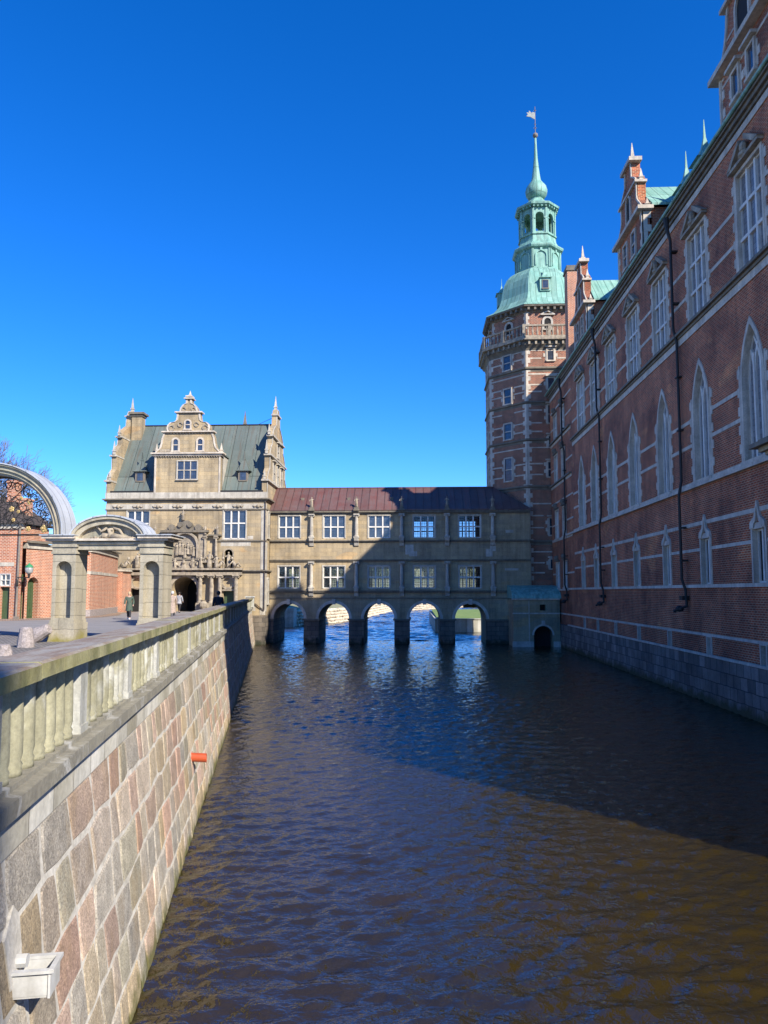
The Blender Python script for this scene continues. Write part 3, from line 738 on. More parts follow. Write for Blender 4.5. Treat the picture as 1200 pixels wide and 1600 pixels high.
# ------------------------------------------------------------------ OCTAGONAL TOWER
def tower():
    cx, cy, ap = 12.4, 72.8, 5.15
    T = thing('stair_tower', 'octagonal brick and stone tower with balustraded balcony, green copper dome and spire', 'tower', (cx, cy, 0))
    c0 = Vector((cx, cy, 0)); fw = ap * math.tan(math.pi / 8)
    faces = []
    for k in range(8):
        a = -math.pi / 2 + k * math.pi / 4
        n = Vector((math.cos(a), math.sin(a), 0)); faces.append((k, n))
    def FF(n, r): return Frame(c0 + n * r, Vector((0, 0, 1)).cross(n), n)
    # brick body
    mb = MB(); mb.octo(c0, [(ap, -1), (ap, 27.7), (ap - .4, 27.8)]); mb.octo(c0, [(4.8, 28.1), (4.8, 31.0)])
    mb.build('brick_shaft', M['brick_tower'], T)
    mb = MB()
    for z, hh, p in ((25.2, .22, .18), (22.0, .2, .16), (18.5, .2, .16), (14.15, .2, .16), (9.1, .2, .16), (4.9, .2, .16)):
        mb.octo(c0, [(ap + .02, z - .2), (ap + .04, z), (ap + p, z + .05), (ap + p, z + hh), (ap + .02, z + hh + .03)])
    mb.octo(c0, [(ap + .02, 27.0), (ap + .1, 27.2), (ap + .35, 27.5), (ap + .42, 27.72)])
    mb.build('string_course', M['trim_dark'], T)
    q = MB()
    for k, n in faces:
        if k in (2, 3, 4): continue
        F = FF(n, ap)
        for s in (-1, 1): corner_quoins(q, F, s * fw, -s, .2, 27.0, .42, .2, .42, .03)
        for s in (-1, 1): corner_quoins(q, FF(n, 4.8), s * 4.8 * math.tan(math.pi / 8), -s, 29.2, 30.9, .3, .18, .3, .03)
        for z in (24.7, 26.2, 26.95, 23.05, 23.7, 21.3, 20.1, 19.3, 17.8, 16.3, 15.3, 12.6, 11.5, 10.4, 8.2, 7.2, 6.3):
            gp = [(-.72, .72)] if z not in (24.7, 26.95, 12.6, 8.2, 17.8) else []
            band(q, F, -fw + .2, fw - .2, z, z + .12, .028, gp)
    q.build('pale_quoins_and_bands', M['trim_cool'], T)
    for k, n in faces:
        F = FF(n, ap)
        if k == 0:
            rows = [(26.05, 1.05, .55, .2), (23.35, 1.0, .55, .2), (20.15, 1.65, .62, .2), (17.9, 1.0, .62, .2), (15.15, 1.35, .8, .2), (9.8, 1.5, .72, .2), (6.75, .8, .7, .2)]
            for z, h, w, u in rows: flat_window(T, F, 'rect', .15, z, w, h, 1, 2 if h > 1.2 else 1, 'trim_cool', 'glass', hood='flat', toothed=True)
        elif k in (7, 6, 1, 5):
            for z, h in ((25.6, 1.35), (22.35, 1.4), (18.95, 1.45), (15.0, 2.1)):
                flat_window(T, F, 'rect', 0.0, z, .8, h, 1, 2, 'trim_cool', 'glass', toothed=True)
        F2 = FF(n, 4.8)
        if k not in (3, 4): flat_window(T, F2, 'round', 0, 29.15, .62, 1.05, 1, 1, 'trim', 'dark', hood='gable', fr=.2)
    # balcony
    mb = MB(); mb.octo(c0, [(ap + .2, 27.75), (5.85, 27.85), (5.85, 28.08), (4.9, 28.1)])
    for k, n in faces:
        F = FF(n, ap)
        for j in range(7):
            u = (j - 3) * .62; mb.bx(F, u - .09, u + .09, 27.45, 27.8, .05, .55)
    bal = mb.build('balcony', M['sculpt'], T)
    mb = MB()
    rfw = 5.72 * math.tan(math.pi / 8)
    for k, n in faces:
        F = FF(n, 5.72)
        mb.bx(F, -rfw, rfw, 29.12, 29.27, -.14, .08); mb.bx(F, -rfw, rfw, 28.09, 28.26, -.12, .06)
        for u in (-rfw + .02, -.0): mb.bx(F, u - .13, u + .13, 28.085, 29.3, -.16, .1)
    mb.build('railing', M['sculpt'], bal)
    proto = None
    for k, n in faces:
        F = FF(n, 5.72)
        for j in range(10):
            u = -rfw + (j + 1.0) * 2 * rfw / 11
            u += .09 if j > 4 else -.03
            p = F(u, 28.26, -.03)
            if proto is None:
                m2 = MB(); m2.lathe(p, [(.06, 0), (.085, .08), (.1, .3), (.05, .6), (.075, .86)], 8); proto = m2.build('baluster', M['sculpt'], bal, at=p); o = proto
            else:
                o = proto.copy(); COL.objects.link(o); o.location = p - WL[bal.name]
    # eaves, dome
    mb = MB(); mb.octo(c0, [(4.82, 30.75), (5.0, 30.95), (5.0, 31.15), (5.38, 31.2), (5.42, 31.36)])
    for k, n in faces:
        F = FF(n, 4.8)
        for j in range(7): u = (j - 3) * .6; mb.bx(F, u - .1, u + .1, 30.9, 31.18, .1, .5)
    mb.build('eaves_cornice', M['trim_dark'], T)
    mb = MB(); mb.octo(c0, [(5.45, 31.36), (5.4, 31.44), (4.7, 31.85), (4.15, 32.5), (3.88, 33.2), (3.74, 34.1), (3.56, 34.8), (3.3, 35.35), (2.9, 35.85), (2.4, 36.2), (2.1, 36.4)])
    dome = mb.build('dome', M['copper'], T)
    for k, r in ((0, 3.8), (6, 3.85), (2, 3.85)):
        n = faces[k][1]; F = FF(n, r)
        mb = MB(); mb.bx(F, -.5, .5, 33.2, 34.45, -1.2, .25); mb.lathe(F(0, 34.45, -.2), [(.85, 0), (.5, .15), (.15, .6), (.04, 1.0), (.015, 1.7 if k else 1.1)], 4, math.atan2(n.y, n.x) + math.pi / 4)
        mb.build('dome_dormer', M['copper_plain'], dome)
    flat_window(dome, FF(faces[0][1], 4.05), 'rect', 0, 33.45, .5, .75, 1, 1, 'trim_dark', 'glass', fr=.06, proud=.05)
    mb = MB()
    mb.octo(c0, [(2.1, 36.4), (2.1, 38.3), (2.35, 38.45), (2.42, 38.6), (2.42, 38.72), (2.0, 39.0), (1.78, 39.4), (1.7, 39.95), (1.82, 39.98), (1.82, 40.1), (1.55, 40.12)])
    for k, n in faces:                                      # blind arches
        F = FF(n, 2.1)
        mb.ring(F, outline('round', 0, 36.6, 1.22, 1.55, 5), outline('round', 0, 36.6, .98, 1.43, 5), -.02, .10)
        mb.bx(F, -.87, -.72, 36.45, 38.3, -.02, .09); mb.bx(F, .72, .87, 36.45, 38.3, -.02, .094)
        mb.bx(F, -.1, .1, 38.05, 38.35, 0, .14)
    mb.build('lower_lantern', M['copper_plain'], T)
    lt = MB()
    for k, n in faces:
        F = FF(n, 1.68); a = 1.68 * math.tan(math.pi / 8)
        for w0 in (0, -.22):
            wall(lt, Frame(F(0, 0, w0), F.U, F.N), -a, a, 40.1, 42.75, [('round', 0, 40.3, .82, 1.98)], .22 if w0 == 0 else 0.0)
        lt.bx(F, -a - .02, -a + .14, 40.1, 42.7, -.02, .08); lt.bx(F, a - .14, a + .02, 40.1, 42.7, -.02, .084)
        lt.bx(F, -a, -.41, 41.6, 41.7, -.02, .10); lt.bx(F, .41, a, 41.6, 41.7, -.02, .104)
        for j in range(4): lt.bx(F, -.6 + j * .4 - .06, -.6 + j * .4 + .06, 42.72, 42.95, .0, .3)
    lt.build('open_lantern', M['copper_plain'], T, recalc=False)
    mb = MB()
    mb.octo(c0, [(1.6, 42.75), (1.75, 42.8), (2.08, 42.95), (2.12, 43.15), (1.5, 43.5), (.95, 43.95), (.62, 44.35), (.6, 44.5)])
    mb.build('lantern_roof', M['copper_plain'], T)
    mb = MB(); mb.lathe(c0, [(.55, 44.4), (.85, 44.55), (1.06, 44.9), (1.12, 45.25), (1.0, 45.7), (.7, 46.1), (.5, 46.35), (.42, 46.8), (.32, 47.6), (.2, 48.8), (.13, 50.2), (.1, 51.0)], 16)
    mb.build('onion_spire', M['copper'], T, smooth=True)
    mb = MB(); mb.ball(c0 + Vector((0, 0, 51.3)), .27); mb.tube([c0 + Vector((0, 0, 51.3)), c0 + Vector((0, 0, 54.4))], .035, 5)
    for z, r in ((52.1, .16), (52.5, .1), (54.0, .14)):
        mb.tube([c0 + Vector((-r, 0, z)), c0 + Vector((r, 0, z))], .03, 4); mb.tube([c0 + Vector((0, -r, z + .02)), c0 + Vector((0, r, z + .02))], .03, 4)
    fin = mb.build('finial', M['bark'], T)
    mb = MB(); Fv = Frame(c0, (1, 0, 0), (0, -1, 0))
    mb.prism(Fv, [(0, 53.0), (0, 53.75), (-.25, 53.85), (-.3, 53.7), (-.6, 54.0), (-.62, 53.78), (-.85, 53.8), (-.72, 53.55), (-.9, 53.4), (-.45, 53.3)], -.03, .03)
    mb.build('weather_vane', M['silver'], fin)
    return T
# ------------------------------------------------------------------ GALLERY on arches across the moat
YG = 66.9
BAYS = [-11.53, -7.43, -3.33, .77, 4.87]
COLS = [-9.48, -5.38, -1.28, 2.82, 6.92]
def gallery():
    T = thing('arcaded_gallery', 'two storey sandstone gallery with a dull red roof carried over the moat on five arches', 'gallery', (-1.5, YG, 0))
    F = Frame((0, YG, 0), (1, 0, 0), (0, -1, 0)); x0, x1 = -13.3, 10.3; D = 5.4
    up = [('rect', c, 9.5, 1.95, 2.05) for c in BAYS]; lo = [('rect', c, 4.95, 1.95, 2.0) for c in BAYS]
    mb = MB(); wall(mb, F, x0, x1, 4.3, 12.0, up + lo, .32); mb.build('front_wall', M['sand'], T, recalc=False)
    Fi = Frame((0, YG + .32, 0), (1, 0, 0), (0, 1, 0))
    mb = MB(); wall(mb, Frame((0, YG + .33, 0), (1, 0, 0), (0, 1, 0)), x0, x1, 4.3, 12.0, up + lo, 0.0)
    Fb = Frame((0, YG + D, 0), (1, 0, 0), (0, 1, 0)); wall(mb, Fb, x0, x1, 4.3, 12.0, up + lo, .3)
    mb.build('rear_wall', M['sand'], T, recalc=False)
    mb = MB()
    for z in (4.55, 8.55): mb.box(x0, x1, YG + .35, YG + D - .35, z, z + .2)
    mb.box(x0, x1, YG + .35, YG + D - .35, 11.8, 11.95)
    mb.build('floors', M['room'], T)
    ar = [('round', c, 2.2, 2.76, 1.38 + .0, D) for c in BAYS]
    mb = MB(); wall(mb, F, x0, x1, 2.2, 4.3, [('round', c, 2.2, 2.76, 1.40, D) for c in BAYS], D)
    wall(mb, Fb, x0, x1, 2.2, 4.3, [('round', c, 2.2, 2.76, 1.40, 0) for c in BAYS], 0)
    mb.box(6.26, x1, YG, YG + D, -1.2, 2.2)
    mb.build('arch_wall', M['sand'], T, recalc=False)
    for i in range(4):
        c = (BAYS[i] + BAYS[i + 1]) / 2
        mb = MB(); mb.bx(F, c - .68, c + .68, -1.2, 2.06, -D + .02, -.02); mb.prism(Frame((0, 0, 0), (1, 0, 0), (0, 0, 1), (0, 1, 0)), [(c - .68, YG + .1), (c - .5, YG - .35), (c + .5, YG - .35), (c + .68, YG + .1)], -1.2, .55)
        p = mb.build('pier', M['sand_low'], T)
        mb = MB(); mb.bx(F, c - .78, c + .78, 2.06, 2.2, -D + .1, .08); mb.build('impost', M['trim_dark'], p)
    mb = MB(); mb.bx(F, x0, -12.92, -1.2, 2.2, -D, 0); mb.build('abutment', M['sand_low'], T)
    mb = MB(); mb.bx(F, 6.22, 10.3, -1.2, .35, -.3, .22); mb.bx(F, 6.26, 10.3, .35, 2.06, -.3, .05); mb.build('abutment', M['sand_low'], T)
    mb = MB(); mb.bx(F, 6.18, 10.3, 2.06, 2.2, -.2, .14); mb.bx(F, x0, -12.85, 2.06, 2.2, -.2, .1); mb.build('impost', M['trim_dark'], T)
    # keystones and arch rings
    mb = MB()
    for c in BAYS:
        P = outline('round', c, 2.2, 2.76, 1.40)[1:-1]; Q = [(c + (u - c) * 1.19, 2.2 + (v - 2.2) * 1.19) for u, v in P]
        mb.ring(F, P, Q, -.05, .035)
        mb.bx(F, c - .16, c + .16, 3.5, 3.98, -.1, .20)
    mb.build('arch_rings', M['trim_cool'], T)
    mb = MB()
    for v, h, w in ((4.02, .1, .08), (4.55, .12, .16), (4.67, .1, .26), (7.38, .1, .12), (7.48, .09, .2), (9.13, .09, .1), (9.22, .1, .2), (11.72, .12, .14), (11.84, .14, .28)):
        mb.bx(F, x0, x1, v, v + h, -.05, w)
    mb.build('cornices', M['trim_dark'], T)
    for c in BAYS:
        for v, gl in ((9.5, 2.05), (4.95, 2.0)):
            window(T, F, 'rect', c, v, 1.95, gl, .32, 3, 2, .10, .12, .05, 'trim', 'glass' if (v > 9 and c < 0) else 'glass_clear', setback=.12, sill=False)
            window(T, Fb, 'rect', c, v, 1.95, gl, .3, 3, 2, .10, .12, .05, 'trim', 'glass_clear', setback=.12, sill=False)
    for c in COLS:
        for v0, v1 in ((4.95, 7.36), (9.5, 11.7)):
            mb = MB(); column(mb, F, c, v0, v1, .17, .22)
            # bracket below the column
            mb.prism(Frame((c, YG, 0), (0, -1, 0), (1, 0, 0)), [(0, v0 - .75), (.12, v0 - .7), (.2, v0 - .45), (.42, v0 - .25), (.46, v0 - .001), (0, v0 - .001)], -.2, .2)
            mb.build('wall_column', M['trim'], T)
        mb = MB(); mb.bx(F, c - .28, c + .28, 11.98, 12.12, -.1, .46); mb.bx(F, c - .2, c + .2, 12.12, 12.3, 0, .4); mb.build('pedestal', M['trim_dark'], T)
    # roof
    mb = MB(); z0, z1 = 12.0, 14.35; yr = YG + D / 2
    a = [(x0, YG - .32, z0), (x1 + .1, YG - .32, z0), (7.4, yr, z1), (x0, yr, z1)]
    b = [(x0, YG + D + .3, z0), (x1 + .1, YG + D + .3, z0), (7.4, yr, z1), (x0, yr, z1)]
    up_ = Vector((0, 0, .1))
    for q in (a, b): mb.hexa([Vector(p) for p in q] + [Vector(p) + up_ for p in q])
    mb.add([a[1], b[1], a[2]], [(0, 1, 2)]); mb.add([Vector(a[1]) + up_, Vector(b[1]) + up_, Vector(a[2]) + up_], [(0, 1, 2)])
    rf = mb.build('roof', M['roof_red'], T)
    mb = MB(); mb.tube([(x0, yr, z1 + .12), (7.4, yr, z1 + .12)], .08, 6)
    x = x0 + .4
    while x < 7.2:                                           # standing seams
        mb.tube([(x, YG - .3, z0 + .11), (x, yr, z1 + .11)], .022, 4); x += .72
    mb.build('seams', M['roof_red'], rf)
    for xx in (-6.2, -2.2, -10.5):
        mb = MB(); mb.box(xx - .14, xx + .14, YG + 1.0, YG + 1.3, 13.1, 13.35); mb.build('roof_vent', M['trim_dark'], rf)
    # repaired patches of pale stone
    mb = MB()
    for u0, u1, v0, v1 in ((-.95, -.2, 8.0, 8.9), (-.6, .1, 7.85, 8.3), (6.3, 6.9, 7.8, 8.5), (6.7, 7.2, 8.3, 9.0), (8.1, 8.8, 9.95, 10.2), (8.0, 9.2, 6.55, 6.75), (9.9, 10.25, 4.3, 4.52)): mb.bx(F, u0, u1, v0, v1, -.01, .012 + u1 * .0004)
    mb.build('pale_repair_stones', M['trim'], T)
    lab = ['above the first column from the left', 'above the second column from the left', 'above the middle column', 'above the fourth column from the left', 'above the last column before the tower']
    for i, c in enumerate(COLS):
        mb = MB(); figure(mb, F, c, 12.3, .2, .95, seed=i)
        tag(mb.build('statue', M['sculpt'], smooth=True, at=F(c, 12.3, .2)), 'small weathered stone statue on the gallery eaves ' + lab[i], 'statue', 'statues along the gallery eaves')
    return T

def boathouse():
    T = thing('boat_gate', 'low stone water gate with turquoise copper roof tucked in the corner below the tower', 'water gate', (10.3, 63.6, 0))
    x0, x1, y0 = 8.25, WX - .12, 63.6
    F = Frame((0, y0, 0), (1, 0, 0), (0, -1, 0))
    mb = MB(); wall(mb, F, x0, x1, -.6, 4.0, [('round', 10.75, -.6, 1.55, 2.35, .9), ('rect', 10.75, 3.05, .5, .5, .4)], .9)
    mb.quad((x0, y0, -1), (x0, 67.0, -1), (x0, 67.0, 4.0), (x0, y0, 4.0)); mb.build('walls', M['sand'], T, recalc=False)
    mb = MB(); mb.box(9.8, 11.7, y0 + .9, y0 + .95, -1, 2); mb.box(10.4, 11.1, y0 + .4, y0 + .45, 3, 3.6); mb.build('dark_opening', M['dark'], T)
    mb = MB(); mb.bx(F, x0 - .1, 9.92, -1.2, .45, -.02, .18); mb.bx(F, 11.6, x1, -1.2, .45, -.02, .18); mb.bx(F, x0 - .06, x1, 2.75, 2.86, -.02, .07); mb.bx(F, x0 - .1, x1, 3.95, 4.07, -.3, .14); mb.bx(F, 9.55, 9.62, .45, 3.9, 0, .03)
    P = outline('round', 10.75, .3, 1.55, 1.45)[1:-1]; Q = [(10.75 + (u - 10.75) * 1.2, .98 + (v - .98) * 1.2) for u, v in P]; mb.ring(F, P, Q, -.02, .05)
    mb.bx(F, 10.62, 10.9, 1.75, 2.2, 0, .14)
    mb.build('trim', M['trim_cool'], T)
    mb = MB()
    Fr = Frame((0, 0, 0), (0, 1, 0), (1, 0, 0))
    pr = [(y0 - .2, 4.07)] + [(y0 - .2 + 3.45 * (1 - math.cos(i * math.pi / 14)), 4.07 + 1.15 * math.sin(i * math.pi / 14)) for i in range(1, 8)] + [(67, 4.07)]
    mb.prism(Fr, pr, x0 - .1, x1 + .1)
    mb.build('roof', M['copper_plain'], T)
    return T

# ------------------------------------------------------------------ GATEHOUSE on the left
YH = 65.2
def gatehouse():
    x0, x1 = -27.9, -13.35; T = thing('gatehouse', 'sandstone gatehouse with green copper roof, scrolled centre gable and sculpted gate arch', 'gatehouse', (-20.6, YH, PATH))
    F = Frame((0, YH, 0), (1, 0, 0), (0, -1, 0)); D = 9.8; ez = 13.0; rz = 20.6; yr = YH + D / 2
    ops = [('rect', -16.17, 9.35, 2.0, 2.55), ('rect', -24.95, 9.35, 2.0, 2.55), ('round', -20.56, 2.6, 2.3, 3.35, 4.5), ('rect', -16.6, 2.6, 1.0, 2.1, .4), ('rect', -24.9, 2.6, 1.1, 2.3, .4), ('round', -16.68, 6.75, .75, 1.65, .3)]
    mb = MB(); wall(mb, F, x0, x1, 2.6, ez, ops, .3)
    mb.quad(F(x0, -1, 0), F(x1, -1, 0), F(x1, 2.6, 0), F(x0, 2.6, 0))
    mb.quad((x1, YH, -1), (x1, YH + D, -1), (x1, YH + D, ez), (x1, YH, ez)); mb.quad((x0, YH, -1), (x0, YH + D, -1), (x0, YH + D, ez), (x0, YH, ez))
    mb.quad((x0, YH + D, -1), (x1, YH + D, -1), (x1, YH + D, ez), (x0, YH + D, ez))
    mb.build('walls', M['sand'], T, recalc=False)
    mb = MB(); mb.box(-21.75, -19.4, YH + 4.5, YH + 4.6, 2.6, 6); mb.build('passage_shade_panel', M['dark'], T)  # near-black panel stands in for the shade deep in the passage
    mb = MB(); mb.bx(F, -25.5, -24.3, 2.6, 4.95, -.45, -.4); mb.build('side_door', M['dark'], T)
    mb = MB(); mb.bx(F, -17.1, -16.1, PATH, 4.7, -.38, -.32)
    for j in range(4): mb.bx(F, -17.02 + j * .24, -16.84 + j * .24, PATH + .15, 4.55, -.33, -.29)
    mb.build('side_door', M['green_door'], T)
    # ashlar corner and damp base where the house stands in the water
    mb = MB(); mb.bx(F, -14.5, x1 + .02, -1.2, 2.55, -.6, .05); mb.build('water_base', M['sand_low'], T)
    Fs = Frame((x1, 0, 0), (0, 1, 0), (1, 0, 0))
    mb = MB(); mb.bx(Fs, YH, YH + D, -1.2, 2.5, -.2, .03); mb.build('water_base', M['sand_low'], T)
    mb = MB()
    for v, h, w in ((6.36, .1, .12), (6.46, .1, .24), (11.95, .1, .1), (12.75, .12, .16), (12.87, .12, .3)):
        mb.bx(F, x0 - w, x1 + w, v, v + h, -.1, w); mb.bx(Fs, YH, YH + D, v, v + h, -.1, w - .004)
    mb.bx(F, -18, x1 + .1, 9.12, 9.24, -.05, .12)
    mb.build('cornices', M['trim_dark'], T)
    mb = MB(); mb.bx(F, x0 - .03, x1 + .03, 12.05, 12.5, -.05, .06); mb.bx(F, x0 - .1, x1 + .1, 13.0, 13.55, -.3, .1); mb.bx(F, -17.4, -14.7, 8.7, 9.1, -.01, .012); mb.bx(F, -15.0, -14.5, 9.3, 9.6, -.01, .014); mb.bx(F, -14.8, -14.2, 2.95, 3.4, -.01, .014)
    for z0, z1 in ((2.6, 6.3), (6.6, 11.9)): mb.bx(F, x1 - .45, x1 + .03, z0, z1, -.02, .03)
    for v in (2.9, 6.0): mb.bx(Fs, YH - .02, YH + .5, v, v + 3, -.02, .05)
    mb.build('frieze', M['trim'], T)
    mb = MB(); rnd = random.Random(3)
    for i in range(8):                                       # carved masks on the frieze
        u = x0 + 1.1 + i * 1.82
        mb.ball(F(u, 12.28, .08), .2, .14, .17, 8, 5)
        for s in (-1, 1): mb.tube([F(u + s * .15, 12.3, .1), F(u + s * .35, 12.22, .12), F(u + s * .5, 12.33, .1)], [.07, .06, .02], 5)
    mb.build('frieze_carvings', M['sculpt'], T, smooth=True)
    for c in (-16.17, -24.95): window(T, F, 'rect', c, 9.35, 2.0, 2.55, .3, 3, 2, .1, .12, .05, 'trim', 'glass', setback=.12, splits=[10.75])
    for z, h in ((9.5, 2.3), (3.6, 2.2)): flat_window(T, Fs, 'rect', YH + .9, z, .6, h, 1, 2, 'trim', 'glass')
    # roof
    mb = MB()
    for s, y in ((1, YH + .15), (-1, YH + D - .15)):
        q = [(x0 + .3, y, 13.1), (x1 - .3, y, 13.1), (x1 - .3, yr, rz), (x0 + .3, yr, rz)]
        mb.hexa([Vector(p) for p in q] + [Vector(p) + Vector((0, 0, .15)) for p in q])
    rf = mb.build('roof', M['copper_grey'], T)
    mb = MB(); mb.bx(F, x0 + .3, x1 - .3, 13.5, 13.72, -.35, .02); mb.tube([(x0 + .4, yr, rz + .2), (x1 - .4, yr, rz + .2)], .07, 6); mb.tube([(x1 - 2.2, yr, rz + .1), (x1 - .2, yr, rz + 1.0)], .025, 4); mb.build('gutter', M['iron'], rf)
    mb = MB(); sl = (rz - 13.1) / (yr - YH - .15); x = x0 + 1.2
    while x < x1 - .5: mb.tube([(x, YH + .2, 13.32), (x, yr, rz + .18)], .03, 4); x += 1.15
    mb.build('seams', M['copper_grey'], rf)
    # stepped end gables with scrolls and obelisks
    for gx, nx in ((x1, 1), (x0, -1)):
        G = Frame((gx, 0, 0), (0, 1, 0), (nx, 0, 0)); cy = yr; h = D / 2
        prof = [(h, 13.0), (h, 14.6)] + scroll(h, 14.7, h - 1.0, 15.9, 5, 1) + [(h - 1.0, 17.1)] + scroll(h - 1.0, 17.2, h - 2.1, 18.4, 5, 1) + [(h - 2.2, 19.1)] + scroll(h - 2.2, 19.2, .9, 20.6, 5, 1) + [(.75, 21.6), (.3, 22.2)]
        gb = gable(T, G, cy, .42, prof, 'sand', 'trim', 'end_gable', [(h + .2, 14.55, .16, .2), (h - .8, 17.05, .14, .2), (h - 1.9, 19.05, .14, .18), (.9, 21.5, .14, .18)],
                   [(h - .1, 14.75, .9), (h - .85, 17.2, 1.3), (h - 1.9, 19.2, 1.0), (0, 22.1, 1.5)], .03)
        Gf = Frame(G(0, 0, .03), G.U, G.N)
        for dy in (-1.9, 0, 1.9): flat_window(gb, Gf, 'rect', cy + dy, 14.9, .8, 1.7, 1, 2, 'trim', 'glass', hood='flat')
        flat_window(gb, Gf, 'rect', cy, 17.5, .8, 1.2, 1, 2, 'trim', 'glass', hood='flat')
    mb = MB(); mb.box(-27.35, -26.35, yr - 1.0, yr - .1, 17.5, 21.5); ch = mb.build('chimney', M['sand'], T)
    mb = MB(); mb.box(-27.45, -26.25, yr - 1.1, yr, 21.5, 21.7); mb.box(-27.6, -26.1, yr - 1.25, yr + .15, 21.7, 21.9); mb.build('chimney_cap', M['trim_dark'], ch)
    mb = MB(); obelisk(mb, Frame((0, YH + D, 0), (1, 0, 0), (0, -1, 0)), -17.7, 20.6, 2.8, .35); mb.box(-18.3, -17.1, YH + D - .6, YH + D + .2, 18, 20.8); mb.build('rear_finial', M['trim_dark'], T)
    # small copper roof dormers
    for cx, zz in ((-25.3, 15.1), (-15.75, 15.1)):
        yb = YH + .15 + (zz - 13.1 - .4) / sl
        mb = MB(); mb.box(cx - .45, cx + .45, yb - .1, yb + 1.4, zz - .5, zz + .55)
        dm = mb.build('roof_dormer', M['bark'], rf)
        mb = MB(); mb.lathe((cx, yb + .4, zz + .55), [(1.0, 0), (.75, .12), (.4, .7), (.12, 1.2), (.03, 1.9)], 4, math.pi / 4); mb.build('dormer_cap', M['copper_grey'], dm)
        flat_window(dm, Frame((0, yb - .1, 0), (1, 0, 0), (0, -1, 0)), 'rect', cx, zz - .3, .55, .7, 1, 1, 'trim_dark', 'glass', fr=.05, proud=.04)
    # central gabled dormer, three storeys of scrollwork
    c = -20.55; w = 3.02
    prof = [(w, 13.55), (w, 17.05)] + [(w, 17.2), (2.85, 17.35), (2.62, 17.6), (2.5, 18.0), (2.42, 18.5), (2.25, 18.95)] + [(2.25, 19.1), (1.92, 19.12), (2.0, 19.4), (1.95, 19.7), (1.7, 19.95), (1.35, 20.0), (1.15, 20.15), (1.08, 20.5), (1.08, 20.85), (.85, 20.9), (.78, 21.3), (.55, 21.6), (.3, 21.7), (.26, 22.1)]
    gb = gable(T, F, c, .6, prof, 'sand', 'trim_cool', 'centre_gable', [(w + .3, 17.02, .14, .3), (w + .15, 16.86, .14, .16), (2.42, 19.02, .12, .22), (1.25, 20.82, .12, .2), (.42, 22.1, .1, .2), (.3, 22.3, .12, .14)],
               [(w - .05, 17.2, .9), (0, 22.4, .55)], .04)
    for s in (-1, 1):
        mb = MB(); q = sorted((c + s * w, c + s * (w - .3))); y1 = YH + .3 + (17 - 13.1) / sl + .2
        mb.prism(Frame((0, 0, 0), (0, 1, 0), (1, 0, 0)), [(YH + .5, 13.3), (YH + .5, 17.0), (y1, 17.0)], q[0], q[1])
        mb.build('dormer_cheek', M['trim'], gb)
    mb = MB()
    for s in (-1, 1):
        y1 = YH + 4.6
        q = [(c + s * (w + .1), YH + .55, 17.05), (c + s * (w + .1), YH + 3.0, 17.05), (c, y1 - .2, 19.6), (c, YH + .55, 19.6)]
        mb.hexa([Vector(p) for p in q] + [Vector(p) + Vector((0, 0, .12)) for p in q])
    mb.build('dormer_roof', M['copper_grey'], gb)
    Gf = Frame(F(0, 0, .04), F.U, F.N)
    flat_window(gb, Gf, 'rect', c, 14.75, 1.75, 1.62, 3, 2, 'trim', 'glass', fr=.1, proud=.12)
    for u in (c - 1.12, c + 1.12): flat_window(gb, Gf, 'round', u, 17.35, .44, 1.05, 1, 2, 'trim_cool', 'glass', fr=.16)
    flat_window(gb, Gf, 'round', c - .05, 19.35, .42, .75, 1, 2, 'trim_cool', 'glass', fr=.14)
    mb = MB()
    for i in range(26): u = c - 2.9 + i * .232; mb.bx(F, u - .05, u + .05, 16.75, 16.86, 0, .15)
    for i in range(16): u = c - 2.1 + i * .28; mb.bx(F, u - .05, u + .05, 18.9, 19.02, 0, .14)
    for s in (-1, 1):
        for (u, v, r) in ((1.55, 19.45, .3), (.75, 19.75, .24), (.45, 21.15, .22)):
            mb.ring(Gf, [(c + s * u + r * math.cos(a * .6), v + r * math.sin(a * .6)) for a in range(11)], [(c + s * u + r * .6 * math.cos(a * .6), v + r * .6 * math.sin(a * .6)) for a in range(11)], 0, .08)
    mb.bx(Gf, c - 2.6, c - 1.5, 17.25, 17.5, -.01, .015)
    mb.build('scroll_carving', M['sculpt'], gb)
    # sculpted gate surround
    A = -20.56
    mb = MB(); P = outline('round', A, PATH, 2.3, 3.08)[0:]; Q = outline('round', A, PATH, 2.9, 3.38)
    mb.ring(F, P, Q, -.02, .2); mb.bx(F, A - 1.45, A - 1.1, 4.4, 4.6, 0, .26); mb.bx(F, A + 1.1, A + 1.45, 4.4, 4.6, 0, .26)
    mb.bx(F, -26.4, -15.3, 6.56, 6.72, 0, .75); mb.bx(F, -26.3, -15.4, 6.1, 6.36, 0, .55); mb.bx(F, A - 1.7, A + 1.7, 6.1, 7.5, 0, .35)
    mb.bx(F, A - 1.95, A - 1.2, 7.6, 9.9, 0, .25); mb.bx(F, A + 1.2, A + 1.95, 7.6, 9.9, 0, .25)
    mb.bx(F, -18.9, -17.6, 7.2, 7.4, 0, .5)
    for u, v in ((-16.68, 6.75),): mb.ring(F, grow('round', u, v, .75, 1.65, .12), outline('round', u, v, .75, 1.65), -.02, .06)
    ring = [(-16.65 + .68 * math.cos(a * math.pi / 8), 5.45 + .6 * math.sin(a * math.pi / 8)) for a in range(16)]; rin = [(-16.65 + .46 * math.cos(a * math.pi / 8), 5.45 + .42 * math.sin(a * math.pi / 8)) for a in range(16)]
    mb.ring(F, ring, rin, 0, .22, True)
    mb.ring(F, [(u - 8.15, v) for u, v in ring], [(u - 8.15, v) for u, v in rin], 0, .22, True)
